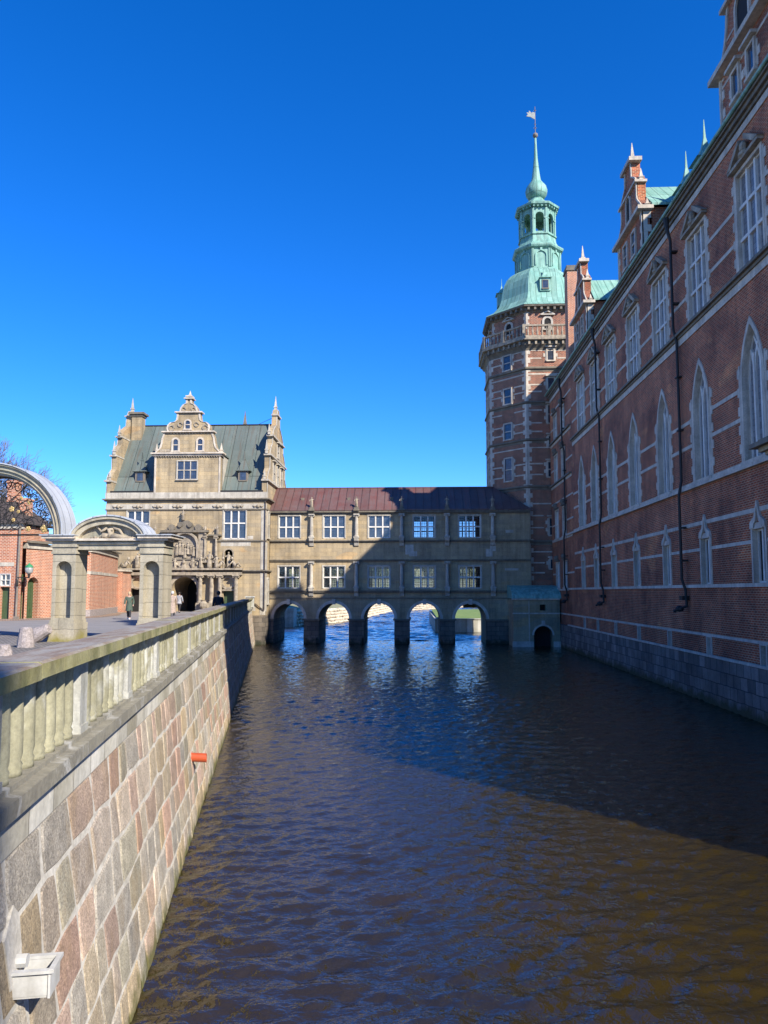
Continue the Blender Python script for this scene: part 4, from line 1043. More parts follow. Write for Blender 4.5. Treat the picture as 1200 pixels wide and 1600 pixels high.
    mb.bx(F, -17.25, -15.95, 4.72, 4.86, 0, .25); mb.bx(F, -25.6, -24.2, 4.95, 5.08, 0, .25)
    pg = mb.build('gate_surround', M['sculpt'], T)
    mb = MB()
    mb.bx(F, A - 2.2, A + 2.1, 9.92, 10.12, 0, .45); mb.bx(F, A + 2.1, -17.3, 9.6, 9.72, 0, .45); mb.bx(F, -23.7, A - 2.2, 9.6, 9.72, 0, .45); 
    pg2 = MB(); pg2.bx(F, A - 1.75, A + 1.75, 7.45, 7.58, 0, .45); pg2.build('relief_sill', M['trim_dark'], pg)
    mb.prism(F, [(A - 1.9, 10.12), (A - 1.4, 10.5), (A - .9, 10.35), (A - .6, 10.75), (A - .25, 11.0), (A + .25, 11.0), (A + .6, 10.75), (A + .9, 10.35), (A + 1.4, 10.5), (A + 1.9, 10.12)], 0, .3)
    for s in (-1, 1): mb.tube([F(A + s * 1.2, 10.35, .1), F(A + s * 1.2, 10.35, .42)], .3, 10); mb.tube([F(A + s * .45, 10.6, .1), F(A + s * .45, 10.6, .45)], .24, 10)
    mb.build('upper_pediment', M['trim_dark'], pg)
    mb = MB()
    for u in (-19.05, -18.05, -17.3, -15.85, -25.75, -22.1): 
        mb = MB(); mb.bx(F, u - .3, u + .3, PATH, 3.55, .1, .8); column(mb, F, u, 3.55, 6.12, .19, .45); mb.build('gate_column', M['sculpt'], pg)
    for u in (-18.75, -17.75, -22.2, -23.2): mb = MB(); column(mb, F, u, 7.4, 9.6, .12, .3); mb.build('upper_column', M['sculpt'], pg)
    # relief panel in its arched frame
    mb = MB(); P = outline('round', A, 7.6, 2.1, 2.2); mb.ring(F, grow('round', A, 7.6, 2.1, 2.2, .2), P, 0, .35); mb.prism(F, P, 0, .04)
    rnd = random.Random(5)
    for i in range(7):
        u = A - .75 + .25 * i; figure(mb, F, u, 7.65 + rnd.uniform(0, .35), .16, .95 + rnd.uniform(-.1, .25), seed=i)
    mb.build('relief_panel', M['sculpt'], pg, smooth=False)
    mb = MB()
    for i in range(14):                                      # arms and wreaths above the arch
        a = rnd.uniform(0, 6.28); u = A + rnd.uniform(-1.2, 1.2); v = 6.75 + rnd.uniform(-.35, .5)
        mb.ball(F(u, v, .42), rnd.uniform(.1, .2), .1, rnd.uniform(.08, .2), 7, 5)
        mb.tube([F(u, v, .42), F(u + .3 * math.cos(a), v + .25 * math.sin(a), .5)], [.09, .03], 5)
    mb.ball(F(A, 6.7, .45), .3, .16, .42); mb.ball(F(A, 7.25, .5), .16, .14, .2)
    for s in (-1, 1): figure(mb, F, A + s * .8, 6.72, .45, .9, seed=9 + s)
    mb.build('arms_carving', M['sculpt'], pg, smooth=True)
    # statues: things of their own standing on the gate front
    S = [(-20.75, 11.0, .35, .95, 'carved bust on top of the gate pediment, topmost of the gate front'),
         (-19.0, 6.72, .55, 1.15, 'pale stone figure left in the trio right above the gate columns'),
         (-18.25, 6.72, .5, 1.5, 'tall dark stone figure in the middle of the trio above the gate columns'),
         (-17.6, 6.72, .55, 1.15, 'pale stone figure at the right of the trio above the gate columns'),
         (-16.68, 6.76, .0, 1.4, 'robed stone figure standing in the round headed niche above the side door'),
         (-24.75, 6.72, .45, 1.35, 'robed stone figure on the left wing of the gate cornice behind the gateway'),
         (-18.75, 9.72, .3, .85, 'little urn-like figure left on the small upper cornice right of the relief'),
         (-17.65, 9.72, .3, .85, 'little figure at the right end of the small upper cornice'),
         (-23.3, 9.72, .3, .8, 'little figure on the small upper cornice left of the relief')]
    for i, (u, v, w_, h_, lb) in enumerate(S):
        mb = MB(); figure(mb, F, u, v, w_, h_, seed=i + 20, arm=1 if i % 2 else -1)
        tag(mb.build('statue', M['sculpt'], smooth=True, at=F(u, v, w_)), lb, 'statue', 'statues on the gatehouse front')
    for u, s, lb in ((-17.35, 1, 'reclining carved figure left of the round headed niche'), (-15.95, -1, 'reclining carved figure right of the round headed niche'), (-25.85, 1, 'reclining carved figure at the far left end of the gate cornice')):
        mb = MB(); mb.tube([F(u - s * .4, 6.85, .4), F(u, 6.95, .42), F(u + s * .25, 7.35, .4)], [.1, .17, .14], 7); mb.ball(F(u + s * .3, 7.58, .4), .13, .13, .15, 8, 6)
        mb.tube([F(u + s * .2, 7.35, .5), F(u + s * .45, 7.1, .5), F(u + s * .5, 6.8, .45)], [.07, .05, .04], 5); mb.tube([F(u - s * .1, 6.95, .5), F(u - s * .3, 7.2, .5), F(u - s * .5, 6.85, .5)], [.09, .08, .05], 5)
        tag(mb.build('statue', M['sculpt'], smooth=True, at=F(u, 6.72, .4)), lb, 'statue', 'statues on the gatehouse front')
    mb = MB(); mb.lathe((-18.5, YH - 1.3, PATH), [(.22, 0), (.2, .1), (.12, .2), (.34, .5), (.36, .8), (.2, .95), (.28, 1.05)], 12)
    tag(mb.build('stone_urn', M['sculpt'], at=(-18.5, YH - 1.3, PATH)), 'bulbous stone urn on the ground between the gate columns', 'urn')
    mb = MB(); mb.tube([F(x1 - .06, 13, .12), F(x1 - .06, 3.0, .12), F(x1 - .9, 3.6, .12)], .05, 6)
    mb.build('downpipe', M['tile'], T)
    return T
# ------------------------------------------------------------------ STONE GATEWAY on the quay
def gateway():
    YP = 25.9; D = .95
    T = thing('stone_gateway', 'weathered stone gateway with a high round arch and figure relief over the side passage', 'gateway', (-12.4, YP, PATH))
    F = Frame((0, YP, 0), (1, 0, 0), (0, -1, 0)); XC = -15.3
    def pillar(a, b, name='pillar'):
        mb = MB(); c = (a + b) / 2
        wall(mb, F, a, b, 3.62, 5.98, [('round', c, 3.70, .56, 2.02)], .32)
        P = outline('round', c, 3.70, .56, 2.02); mb.add([F(u, v, -.32) for u, v in P], [list(range(len(P)))])
        mb.quad(F(a, 3.62, 0), F(a, 3.62, -D), F(a, 5.98, -D), F(a, 5.98, 0)); mb.quad(F(b, 3.62, 0), F(b, 3.62, -D), F(b, 5.98, -D), F(b, 5.98, 0)); mb.quad(F(a, 3.62, -D), F(b, 3.62, -D), F(b, 5.98, -D), F(a, 5.98, -D))
        o = mb.build(name, M['portal_ashlar'], T, recalc=False)
        mb = MB(); mb.bx(F, a - .06, b + .06, PATH - .3, 3.52, -D - .05, .07); mb.bx(F, a - .03, b + .03, 3.52, 3.62, -D, .04); mb.build('pillar_base', M['portal_ashlar'], o)
        mb = MB()
        for v0, v1, w in ((5.98, 6.05, .05), (6.05, 6.22, .02), (6.22, 6.3, .07), (6.3, 6.44, .03)): mb.bx(F, a - w, b + w, v0, v1, -D - w, w)
        mb.build('pillar_cap', M['portal'], o); return o
    pillar(-12.97, -12.14); pillar(-9.8, -8.97); pillar(2 * XC + 12.14, 2 * XC + 12.97); pillar(2 * XC + 8.97, 2 * XC + 9.8)
    for s in (0, 1):
        m = (lambda x: x) if s == 0 else (lambda x: 2 * XC - x)
        def seg(mb, a, b, *r): a, b = sorted((m(a), m(b))); mb.bx(F, a, b, *r)
        # entablature
        mb = MB(); seg(mb, -12.14, -9.8, 6.13, 6.44, -D + .1, -.06); seg(mb, -12.2, -9.74, 6.32, 6.40, -D, .02)
        mb.build('lintel', M['portal'], T)
        mb = MB(); seg(mb, -13.2, -8.78, 6.44, 6.52, -D - .12, .14); seg(mb, -13.3, -12.1, 6.52, 6.62, -D - .2, .24); seg(mb, -9.84, -8.62, 6.52, 6.62, -D - .2, .24)
        cz = mb.build('cornice', M['trim_cool'], T)
        mb = MB(); seg(mb, -13.36, -12.08, 6.62, 6.655, -D - .26, .30); seg(mb, -9.86, -8.56, 6.62, 6.655, -D - .26, .30); mb.build('zinc_flashing', M['zinc'], cz)
        # segmental pediment
        c = m(-10.97); rx, rz = 1.38, .84
        arc = lambda k: [(c + (rx - k) * math.cos(math.pi * i / 20), 6.5 + (rz - k) * math.sin(math.pi * i / 20)) for i in range(21)]
        mb = MB(); mb.prism(F, arc(.3), -D + .15, -.22)
        mb.build('tympanum', M['portal'], T)
        mb = MB(); mb.ring(F, arc(.12), arc(.30), -D, .0); mb.ring(F, arc(.02), arc(.12), -D - .08, .10); mb.build('pediment_moulding', M['portal'], T)
        mb = MB(); mb.ring(F, arc(-.035), arc(.02), -D - .12, .14); mb.build('zinc_cover', M['zinc'], T)
        # reclining figure relief
        mb = MB(); q = lambda u, v, w=-.14: F(c + u * 1.1, 6.47 + v * 1.12, w)
        mb.tube([q(-.02, .10), q(.02, .22), q(0, .38)], [.13, .11, .13], 9); mb.ball(q(-.02, .56, -.12), .085, .09, .10, 10, 7)
        for s_ in (-1, 1): mb.ball(q(.02 + s_ * .06, .33, -.06), .055, .05, .055, 8, 5)
        mb.tube([q(.1, .40), q(.30, .34), q(.42, .16), q(.40, .08)], [.06, .055, .045, .04], 7); mb.tube([q(-.1, .40), q(-.3, .28), q(-.42, .42)], [.06, .05, .04], 7)
        mb.tube([q(.0, .12), q(-.22, .16, -.1), q(-.25, .04, -.1)], [.11, .10, .06], 8); mb.tube([q(.05, .12), q(.35, .1), q(.7, .05), q(.95, .04)], [.12, .1, .07, .04], 8)
        mb.ball(q(-.42, .45), .07, .06, .09, 8, 5)
        for i in range(9): mb.tube([q(.1 + i * .09, .16 - i * .008), q(.2 + i * .09, .04)], [.035, .02], 5)
        for i in range(6): mb.ball(q(-.5 + i * .1 - .1, .06 + .03 * (i % 2)), .07, .06, .06, 7, 5)
        mb.build('figure_relief', M['sculpt'], T, smooth=True)
    # the great arch
    def el(k, rx=2.70, rz=2.62):
        k *= .64
        return [(XC + (rx - k) * math.cos(math.pi * i / 36), 6.655 + (rz - k) * math.sin(math.pi * i / 36)) for i in range(37)]
    mb = MB()
    for k0, k1, w in ((.04, .13, .12), (.13, .32, .04), (.32, .36, .08), (.36, .50, .0), (.50, .54, .04), (.54, .66, -.04)): mb.ring(F, el(k0), el(k1), -D + .03, w)
    mb.build('great_arch', M['portal'], T)
    mb = MB(); mb.ring(F, el(-.02), el(.04), -D - .06, .16); mb.build('zinc_cover', M['zinc'], T)
    # wrought iron screen filling the arch
    mb = MB(); wI = -.45; rnd = random.Random(11)
    mb.tube([F(XC - 2.3, 6.70, wI), F(XC + 2.3, 6.70, wI)], .035, 6); mb.tube([F(u, v, wI) for u, v in el(.68)], .03, 6)
    def spiral(cu, cv, r, a0, turns, sg):
        pts = []
        for i in range(20):
            t = i / 19; a = a0 + sg * t * turns * 6.283; rr = r * (1 - .82 * t); pts.append(F(cu + rr * math.cos(a), cv + rr * math.sin(a), wI + .01 * math.sin(t * 9)))
        mb.tube(pts, [.017 - .006 * i / 19 for i in range(20)], 4)
    for ring_, nn, rr in ((.96, 15, .23), (.66, 11, .27), (.36, 6, .28), (.1, 2, .25)):
        for i in range(nn):
            a = math.pi * (i + .5) / nn
            u = XC + 1.86 * ring_ * math.cos(a); v = 6.72 + .2 + 1.74 * ring_ * math.sin(a)
            for sg in (-1, 1): spiral(u + sg * .05, v, rr * (1.05 if sg > 0 else .85), a + (0 if sg > 0 else 2.5) + rnd.uniform(-.3, .3), 1.5, sg)
    for i in range(13):
        a = math.pi * (i + .5) / 13
        mb.tube([F(XC + .4 * math.cos(a), 6.75 + .35 * math.sin(a), wI), F(XC + 1.2 * math.cos(a + .2), 6.75 + 1.05 * math.sin(a + .2), wI + .02), F(XC + 2.2 * math.cos(a), 6.7 + 2.1 * math.sin(a), wI)], .014, 4)
    sc = mb.build('iron_screen', M['iron'], T)
    for u, v, r in ((1.75, .22, .20), (2.0, .45, .10), (1.42, 1.3, .09), (1.1, 1.5, .10), (1.15, 1.18, .10), (.85, 1.35, .09), (.5, .95, .14), (.75, .85, .09), (.58, .55, .10), (1.15, .22, .13), (-.5, .95, .1), (-1.2, .3, .14)):
        mb = MB(); r *= .8
        for k in range(5):
            a = k * 1.257 + u; mb.ball(F(XC + u + r * .55 * math.cos(a), 6.7 + v + r * .55 * math.sin(a), wI + .03), r * .45, r * .25, r * .45, 6, 4)
        mb.ball(F(XC + u, 6.7 + v, wI + .05), r * .3, r * .3, r * .3, 6, 4)
        mb.build('gilded_flower', M['gold'], sc)
    return T

# ------------------------------------------------------------------ brick buildings, lamp and tree on the left
WALLPTS = [(-25.70, 47.7), (-25.05, 50.2), (-24.3, 51.6), (-23.4, 52.3), (-23.75, 54.5), (-24.3, 57), (-25.0, 60), (-25.75, 62.9)]
def left_buildings():
    T = thing('curved_brick_building', 'low orange brick building with curved front and pale stone eaves band behind the gateway', 'brick building', (-25.0, 52, PATH))
    def strip(v0, v1, w0, w1, pts=WALLPTS):
        mb = MB(); P = [Vector((x, y, 0)) for x, y in pts]; n = len(P); A = []; B = []
        for i in range(n):
            d = (P[min(i + 1, n - 1)] - P[max(i - 1, 0)]).normalized(); nr = Vector((d.y, -d.x, 0)); A.append(P[i] + nr * w0); B.append(P[i] + nr * w1)
        for i in range(n - 1):
            mb.hexa([A[i] + Vector((0, 0, v0)), A[i + 1] + Vector((0, 0, v0)), B[i + 1] + Vector((0, 0, v0)), B[i] + Vector((0, 0, v0)), A[i] + Vector((0, 0, v1)), A[i + 1] + Vector((0, 0, v1)), B[i + 1] + Vector((0, 0, v1)), B[i] + Vector((0, 0, v1))])
        return mb
    # first stretch holds a door
    p0, p1 = Vector((*WALLPTS[0], 0)), Vector((*WALLPTS[1], 0)); d = (p1 - p0).normalized(); L = (p1 - p0).length
    F = Frame(p0, d, (d.y, -d.x, 0))
    mb = MB(); wall(mb, F, 0, L, 2.5, 7.5, [('round', .72, 2.5, .98, 3.1, .45)], .45); mb.build('door_wall', M['brick_orange'], T, recalc=False)
    strip(2.5, 7.5, -.4, 0, WALLPTS[1:]).build('brick_wall', M['brick_orange'], T)
    mb = MB(); mb.bx(F, .1, 1.4, 2.5, 5.8, -.5, -.42); dr = mb.build('door', M['green_door'], T)
    mb = MB()
    for j in range(4): mb.bx(F, .27 + j * .23, .43 + j * .23, 3.0, 5.3, -.43, -.39)
    mb.build('door_boards', M['green_door'], dr)
    strip(PATH - .2, 3.35, -.1, .09, WALLPTS[1:]).build('stone_footing', M['bollard'], T)
    strip(5.9, 6.12, -.1, .03, WALLPTS[1:]).build('pale_band', M['trim'], T)
    s1 = strip(7.5, 7.62, -.42, .1); s2 = strip(7.62, 7.85, -.42, .06); s1.v += s2.v; o_ = len(s1.v) - len(s2.v); s1.f += [[i + o_ for i in f] for f in s2.f]; s1.col += s2.col
    s1.build('eaves_band', M['trim'], T)
    mb = MB(); P = [Vector((x, y, 0)) for x, y in WALLPTS]
    for i in range(len(P) - 1):
        d = (P[i + 1] - P[i]).normalized(); nr = Vector((d.y, -d.x, 0))
        a, b = P[i] + nr * .3, P[i + 1] + nr * .3; c_, e = P[i + 1] - Vector((4.5, -.5, 0)), P[i] - Vector((4.5, -.5, 0))
        mb.hexa([a + Vector((0, 0, 7.86)), b + Vector((0, 0, 7.86)), c_ + Vector((0, 0, 8.6)), e + Vector((0, 0, 8.6)), a + Vector((0, 0, 7.98)), b + Vector((0, 0, 7.98)), c_ + Vector((0, 0, 8.75)), e + Vector((0, 0, 8.75))])
    mb.build('roof', M['trim_dark'], T)
    mb = MB(); mb.box(-26.6, -25.3, 62.9, 64.9, 2.5, 6.4); e = mb.build('end_block', M['brick_orange'], T)
    mb = MB(); mb.box(-26.7, -25.1, 62.8, 65.0, 6.4, 6.55); mb.build('end_cap', M['trim'], e)
    # taller brick house at the picture's left edge
    H = thing('brick_house', 'brick house with dark hipped tile roof and chimneys seen through the gateway arch', 'house', (-30, 47.5, PATH))
    x0, x1, y0, y1 = -41.0, -25.75, 47.2, 50.6
    F = Frame((0, y0, 0), (1, 0, 0), (0, -1, 0))
    mb = MB(); wall(mb, F, x0, x1 + .07, 2.5, 9.0, [('rect', -26.75, 2.5, .62, 2.45, .3), ('rect', -26.75, 5.02, .62, .75, .15), ('rect', -29.6, 4.1, 1.2, 1.7, .2)], .3)
    mb.quad((-26.4, y0, 2.5), (-26.4, y1, 2.5), (-26.4, y1, 9), (-26.4, y0, 9)); mb.box(-26.39, x1 + .06, y0 + .01, y1, 7.9, 8.98); mb.build('brick_wall', M['brick_orange'], H, recalc=False)
    mb = MB(); mb.bx(F, -27.2, -26.3, 2.6, 5.0, -.35, -.28); mb.build('door', M['green_door'], H)
    window(H, F, 'rect', -26.75, 5.02, .62, .75, .2, 2, 2, .05, .04, .02, 'white', 'glass', setback=.1, sill=False)
    window(H, F, 'rect', -29.6, 4.1, 1.2, 1.7, .2, 2, 3, .06, .04, .02, 'white', 'glass', setback=.1)
    mb = MB(); mb.bx(F, x0, x1 + .1, 8.75, 9.1, -.1, .12); mb.bx(F, -27.3, -26.2, 6.3, 6.55, -.05, .03); mb.build('eaves_band', M['trim'], H)
    mb = MB(); e = .35; yr = (y0 + y1) / 2
    mb.add([(x0 - e, y0 - e, 9.1), (x1 + e, y0 - e, 9.1), (x1 + e, y1 + e, 9.1), (x0 - e, y1 + e, 9.1), (x0 - e, yr, 11.1), (x1 - 1.7, yr, 11.1)], [(0, 1, 5, 4), (1, 2, 5), (2, 3, 4, 5), (0, 4, 3), (0, 3, 2, 1)])
    mb.build('roof', M['tile'], H)
    for a, b, z in ((-26.35, 48.6, 10.75), (-27.35, 48.9, 12.0)):
        mb = MB(); mb.box(a - .28, a + .28, b - .4, b + .4, 9.5, z); mb.box(a - .34, a + .34, b - .46, b + .46, z, z + .16); mb.build('chimney', M['brick_orange'], H)
    mb = MB(); mb.tube([(-25.82, 47.05, 9.0), (-25.86, 47.03, PATH + .1)], .07, 7); mb.box(-25.98, -25.7, 46.94, 47.15, PATH, PATH + .18); mb.build('downpipe', M['bark'], H)
    # lantern on its bracket
    c = Vector((-24.95, 46.75, 5.75)); L = thing('wall_lantern', 'glass lantern with green cap on an iron bracket beside the green door', 'lantern', tuple(c))
    mb = MB(); mb.tube([(-25.85, 47.0, 5.55), (-25.4, 46.85, 5.55), c + Vector((0, 0, -.2))], .03, 6); mb.tube([(-25.85, 47.0, 5.0), (-25.6, 46.9, 5.1), (-25.3, 46.8, 5.5)], .02, 5); mb.tube([c + Vector((0, 0, -.25)), c + Vector((0, 0, .0))], [.05, .09], 8)
    mb.ball((-25.85, 47.0, 5.2), .08, .08, .28, 8, 6); mb.build('bracket', M['iron'], L)
    mb = MB(); mb.lathe(c, [(.08, 0), (.22, .14), (.25, .32), (.23, .45)], 12); mb.build('globe', M['lampglass'], L, smooth=True)
    mb = MB(); mb.lathe(c, [(.25, .45), (.24, .5), (.17, .6), (.05, .68), (.03, .74)], 12); mb.build('cap', M['verdigris'], L)

def bare_tree(name, loc, height, label, group=None, seed=1, lobes=9, depth=6, r0=.5):
    """short trunk, spreading limbs, then twigs that fill a domed crown"""
    T = thing(name, label, 'tree', loc, group)
    rnd = random.Random(seed); tr = MB(); cr = MB(); base = Vector(loc)
    C = base + Vector((0, 0, height * .55)); RX, RZ = height * .46, height * .45
    def inside(p):
        q = p - C; return (q.x / RX) ** 2 + (q.y / RX) ** 2 + (q.z / RZ) ** 2
    def br(p, d, L, r, lv):
        pts = [p]; rr = [r]; dd = d.copy(); n = 3
        for i in range(n):
            dd = (dd + Vector((rnd.gauss(0, .13), rnd.gauss(0, .13), rnd.gauss(.05, .09)))).normalized()
            pts.append(pts[-1] + dd * L / n); rr.append(max(.014, r * (1 - .3 * (i + 1) / n)))
        cr.tube(pts, rr, 6 if lv < 2 else (4 if lv < 4 else 3), cap=False)
        if lv >= depth: return
        if inside(pts[-1]) > 1.0: return
        k = 3 if lv < 5 else 4
        a0 = rnd.uniform(0, 6.28)
        for j in range(k):
            q = Matrix.Rotation(a0 + j * 6.283 / k + rnd.uniform(-.5, .5), 3, dd); ax = q @ dd.orthogonal().normalized()
            nd = (Matrix.Rotation(rnd.uniform(.30, .75), 3, ax) @ dd).normalized()
            out = (pts[-1] - C); out.normalize(); nd = (nd + out * .22 + Vector((0, 0, .05))).normalized()
            st = pts[-1] if j < 2 else pts[-2]
            br(st, nd, L * rnd.uniform(.66, .86), max(.016, rr[-1] * rnd.uniform(.6, .78)), lv + 1)
    th = height * .2
    tr.tube([base, base + Vector((.1, 0, th * .5)), base + Vector((0, .1, th))], [r0 * 1.3, r0, r0 * .95], 9, cap=False)
    for i in range(lobes):
        a = i * 2.399; el = .25 + 1.2 * ((i + .5) / lobes)
        d = Vector((math.cos(a) * math.cos(el), math.sin(a) * math.cos(el), math.sin(el)))
        br(base + Vector((0, 0, th * (.8 + .2 * rnd.random()))), d, height * .19, r0 * .5, 0)
    tr.build('trunk', M['bark'], T, recalc=False); cr.build('crown', M['bark'], T, recalc=False)
    return T

# ------------------------------------------------------------------ QUAY WALL and balustrade
def qx(z):                     # distance of the battered face left of x=0 at y=0
    return 1.8 - (2.86 - z) * .116 if z < 2.86 else 1.8
def Q(s, z, w=0.0): return Vector((-qx(z) - .195 * s + w, s, z))
def quay():
    T = thing('quay_wall', 'battered moat wall of multicoloured granite blocks with wide pale joints', 'quay wall', (-3.5, 10, 0))
    rnd = random.Random(4); S0, S1 = -1.0, 66.3
    zs = [-.50, -.03, .42, .88, 1.36, 1.86, 2.37, 2.845]
    pal = [(.46, .33, .25), (.42, .39, .33), (.46, .38, .26), (.44, .27, .20), (.33, .31, .23), (.44, .34, .20), (.40, .34, .28), (.48, .40, .31), (.36, .34, .295), (.46, .32, .25), (.42, .36, .27), (.37, .33, .25)]
    def zc(k, s):
        if k == 0: return zs[0]
        if k == len(zs) - 1: return zs[-1]
        return zs[k] + .05 * noise.noise(Vector((s * .5, k * 9.1, 0))) + .055 * noise.noise(Vector((s * 1.9, k * 5.3, 4)))
    mb = MB()
    for k in range(len(zs) - 1):
        s = S0 + rnd.uniform(0, .3); sl = rnd.uniform(-.06, .06)
        while s < S1:
            w = rnd.uniform(.36, .78) * (1.15 if k > 3 else 1.0) * (1 if rnd.random() > .15 else .6); s2 = s + w; sl2 = rnd.uniform(-.08, .08)
            g = rnd.uniform(.013, .026); g2 = rnd.uniform(.012, .022)
            P = [(s + g, zc(k, s) + g2), ((s + s2) / 2 + rnd.uniform(-.05, .05), zc(k, (s + s2) / 2) + g2 + rnd.uniform(-.015, .02)), (s2 - g, zc(k, s2) + g2), (s2 - g + sl2 * .5 + rnd.uniform(-.02, .02), (zc(k, s2) + zc(k + 1, s2)) / 2),
                 (s2 - g + sl2, zc(k + 1, s2 + sl2) - g2), ((s + s2) / 2 + sl + rnd.uniform(-.04, .04), zc(k + 1, (s + s2) / 2) - g2 + rnd.uniform(-.02, .015)), (s + g + sl, zc(k + 1, s + sl) - g2), (s + g + sl * .5 + rnd.uniform(-.02, .02), (zc(k, s) + zc(k + 1, s)) / 2)]
            # knock the corners off
            cs = (s + s2 + sl) / 2; cz = (P[1][1] + P[5][1]) / 2
            P = [((a - cs) * (rnd.uniform(.88, .98) if i % 2 == 0 else 1.0) + cs, (b - cz) * (rnd.uniform(.90, .98) if i % 2 == 0 else 1.0) + cz) for i, (a, b) in enumerate(P)]
            pc = rnd.choice(pal); f = rnd.uniform(.68, 1.08); pc = tuple(min(.6, (c * .75 + t_ * .25) * f) for c, t_ in zip(pc, (.44, .36, .27)))
            mb.cur = pc; out = rnd.uniform(.003, .010); tilt = rnd.uniform(-.004, .004)
            V = [Q(a, b, -.05) for a, b in P] + [Q(a, b, -.003) for a, b in P] + [Q(cs + (a - cs) * .93, cz + (b - cz) * .92, out + tilt * (1 if i < 4 else -1)) for i, (a, b) in enumerate(P)] + [Q(cs, cz, out + .008)]
            n = 8; fs = []
            for i in range(n):
                j = (i + 1) % n
                fs += [(i, j, n + j, n + i), (n + i, n + j, 2 * n + j, 2 * n + i), (2 * n + i, 2 * n + j, 3 * n)]
            mb.add(V, fs)
            s = s2; sl = sl2
    mb.build('granite_facing', M['blocks'], T)
    mb = MB(); n = 60
    prof = [(-1.2, -.004), (0.0, -.008), (.8, -.008), (1.6, -.008), (2.90, -.008)]
    for i in range(n):
        a = S0 + (S1 - S0) * i / n; b = S0 + (S1 - S0) * (i + 1) / n
        for (z0, w0), (z1, w1) in zip(prof, prof[1:]): mb.quad(Q(a, z0, w0), Q(b, z0, w0), Q(b, z1, w1), Q(a, z1, w1))
    mb.build('mortar_bed', M['mortar'], T)
    # limewashed ashlar course, then a moulded ledge
    FQ = Frame((-1.8, 0, 0), (-.195, 1, 0), (1, .195, 0))     # u along the wall
    k = math.sqrt(1 + .195 ** 2); e0, e1 = S0 * k, S1 * k
    mb = MB(); mb.bx(FQ, e0, e1, 2.85, 3.08, -.7, .03); mb.build('ashlar_course', M['plinth_white'], T)
    mb = MB(); mb.bx(FQ, e0, e1, 3.08, 3.13, -.7, .06); mb.bx(FQ, e0, e1, 3.13, 3.25, -.72, .115); mb.build('ledge', M['ledge'], T)
    B = thing('balustrade', 'long mossy stone balustrade with worn coping along the quay', 'balustrade', tuple(FQ(6, 3.25, -.1)))
    mb = MB(); rnd = random.Random(9); u = e0
    while u < e1:                                             # coping in separate lengths with open joints
        w = rnd.uniform(1.4, 2.0); v = min(u + w, e1); dz = rnd.uniform(-.006, .006)
        a, b, c_, d_ = FQ(u + .004, 0, -.42), FQ(v - .004, 0, -.42), FQ(v - .004, 0, .12), FQ(u + .004, 0, .12)
        lo_, hi, cv = 3.98 + dz, 4.09 + dz, 4.106 + dz
        mb.bx(FQ, u + .004, v - .004, lo_, hi, -.36, .10)
        mb.prism(Frame(FQ(u + .004, 0, 0), FQ.N, FQ.U * 1.0), [(-.36, hi - .0005), (-.33, cv), (.07, cv), (.10, hi - .0005)], 0, v - u - .008)
        u = v
    mb.build('coping', M['moss_stone'], B)
    mb = MB(); mb.bx(FQ, e0, e1, 3.25, 3.29, -.27, .015); mb.build('foot_rail', M['ledge'], B)
    proto = protop = None; cnt = 0; rest = MB(); y = 2.50; 
    while y < 63.5:
        p = FQ(y * k, 3.29, -.125)
        if protop is None:
            m2 = MB(); Fp = Frame(p, FQ.U, FQ.N)
            m2.bx(Fp, -.13, .13, 0, .692, -.115, .115); m2.bx(Fp, -.145, .145, 0, .07, -.13, .13)
            protop = m2.build('pier', M['pier'], B, at=p)
        else:
            o = protop.copy(); COL.objects.link(o); o.location = p - WL[B.name]
        for j in range(7):
            yy = y + .335 + j * (2.29 - .67) / 6
            p = FQ(yy * k, 3.29, -.125)
            prof = [(.104, 0), (.104, .035), (.098, .05), (.106, .075), (.092, .10), (.104, .15), (.102, .33), (.094, .60), (.10, .63), (.10, .692)]
            cnt += 1
            if cnt <= 100:
                if proto is None:
                    m2 = MB(); m2.lathe(p, prof, 14); proto = m2.build('baluster', M['baluster'], B, smooth=True, at=p)
                else:
                    o = proto.copy(); COL.objects.link(o); o.location = p - WL[B.name]; o.rotation_euler = (0, 0, rnd.uniform(0, 6))
            else: rest.lathe(p, prof, 8)
        y += 2.29
    tag(rest.build('far_balusters', M['baluster'], B, smooth=True), kind='stuff')
    # end block by the gatehouse
    mb = MB(); mb.bx(FQ, 64.0 * k, 65.0 * k, 3.3, 4.15, -.5, .2); mb.bx(FQ, 63.9 * k, 65.05 * k, 4.15, 4.25, -.56, .26); mb.build('end_block', M['pier'], B)
    # things fixed to the wall
    c = Q(15.2, 1.27, .0); n = Vector((1, .195, 0)).normalized()
    mb = MB(); ang = [2 * math.pi * i / 16 for i in range(16)]
    up = Vector((0, 0, 1)); t = up.cross(n)
    V = []
    for r, d in ((.09, -.05), (.09, .30), (.079, .30), (.079, -.02)):
        V += [c + n * d + (up * math.cos(a) + t * math.sin(a)) * r - up * d * .08 for a in ang]
    fs = [(a * 16 + i, a * 16 + (i + 1) % 16, (a + 1) * 16 + (i + 1) % 16, (a + 1) * 16 + i) for a in range(3) for i in range(16)] + [[48 + i for i in range(16)]]
    mb.add(V, fs); tag(mb.build('drain_pipe', M['orange'], smooth=False, at=c), 'orange plastic drain pipe sticking out of the granite quay wall', 'drain pipe')
    c = Q(5.1, 2.04, .0); G = thing('gutter_outlet', 'short white gutter trough jutting from the quay wall below a mortar streak', 'gutter', tuple(c))
    F = Frame(c, n, FQ.U)                                     # u outwards from wall, w along the wall
    mb = MB(); L = .235
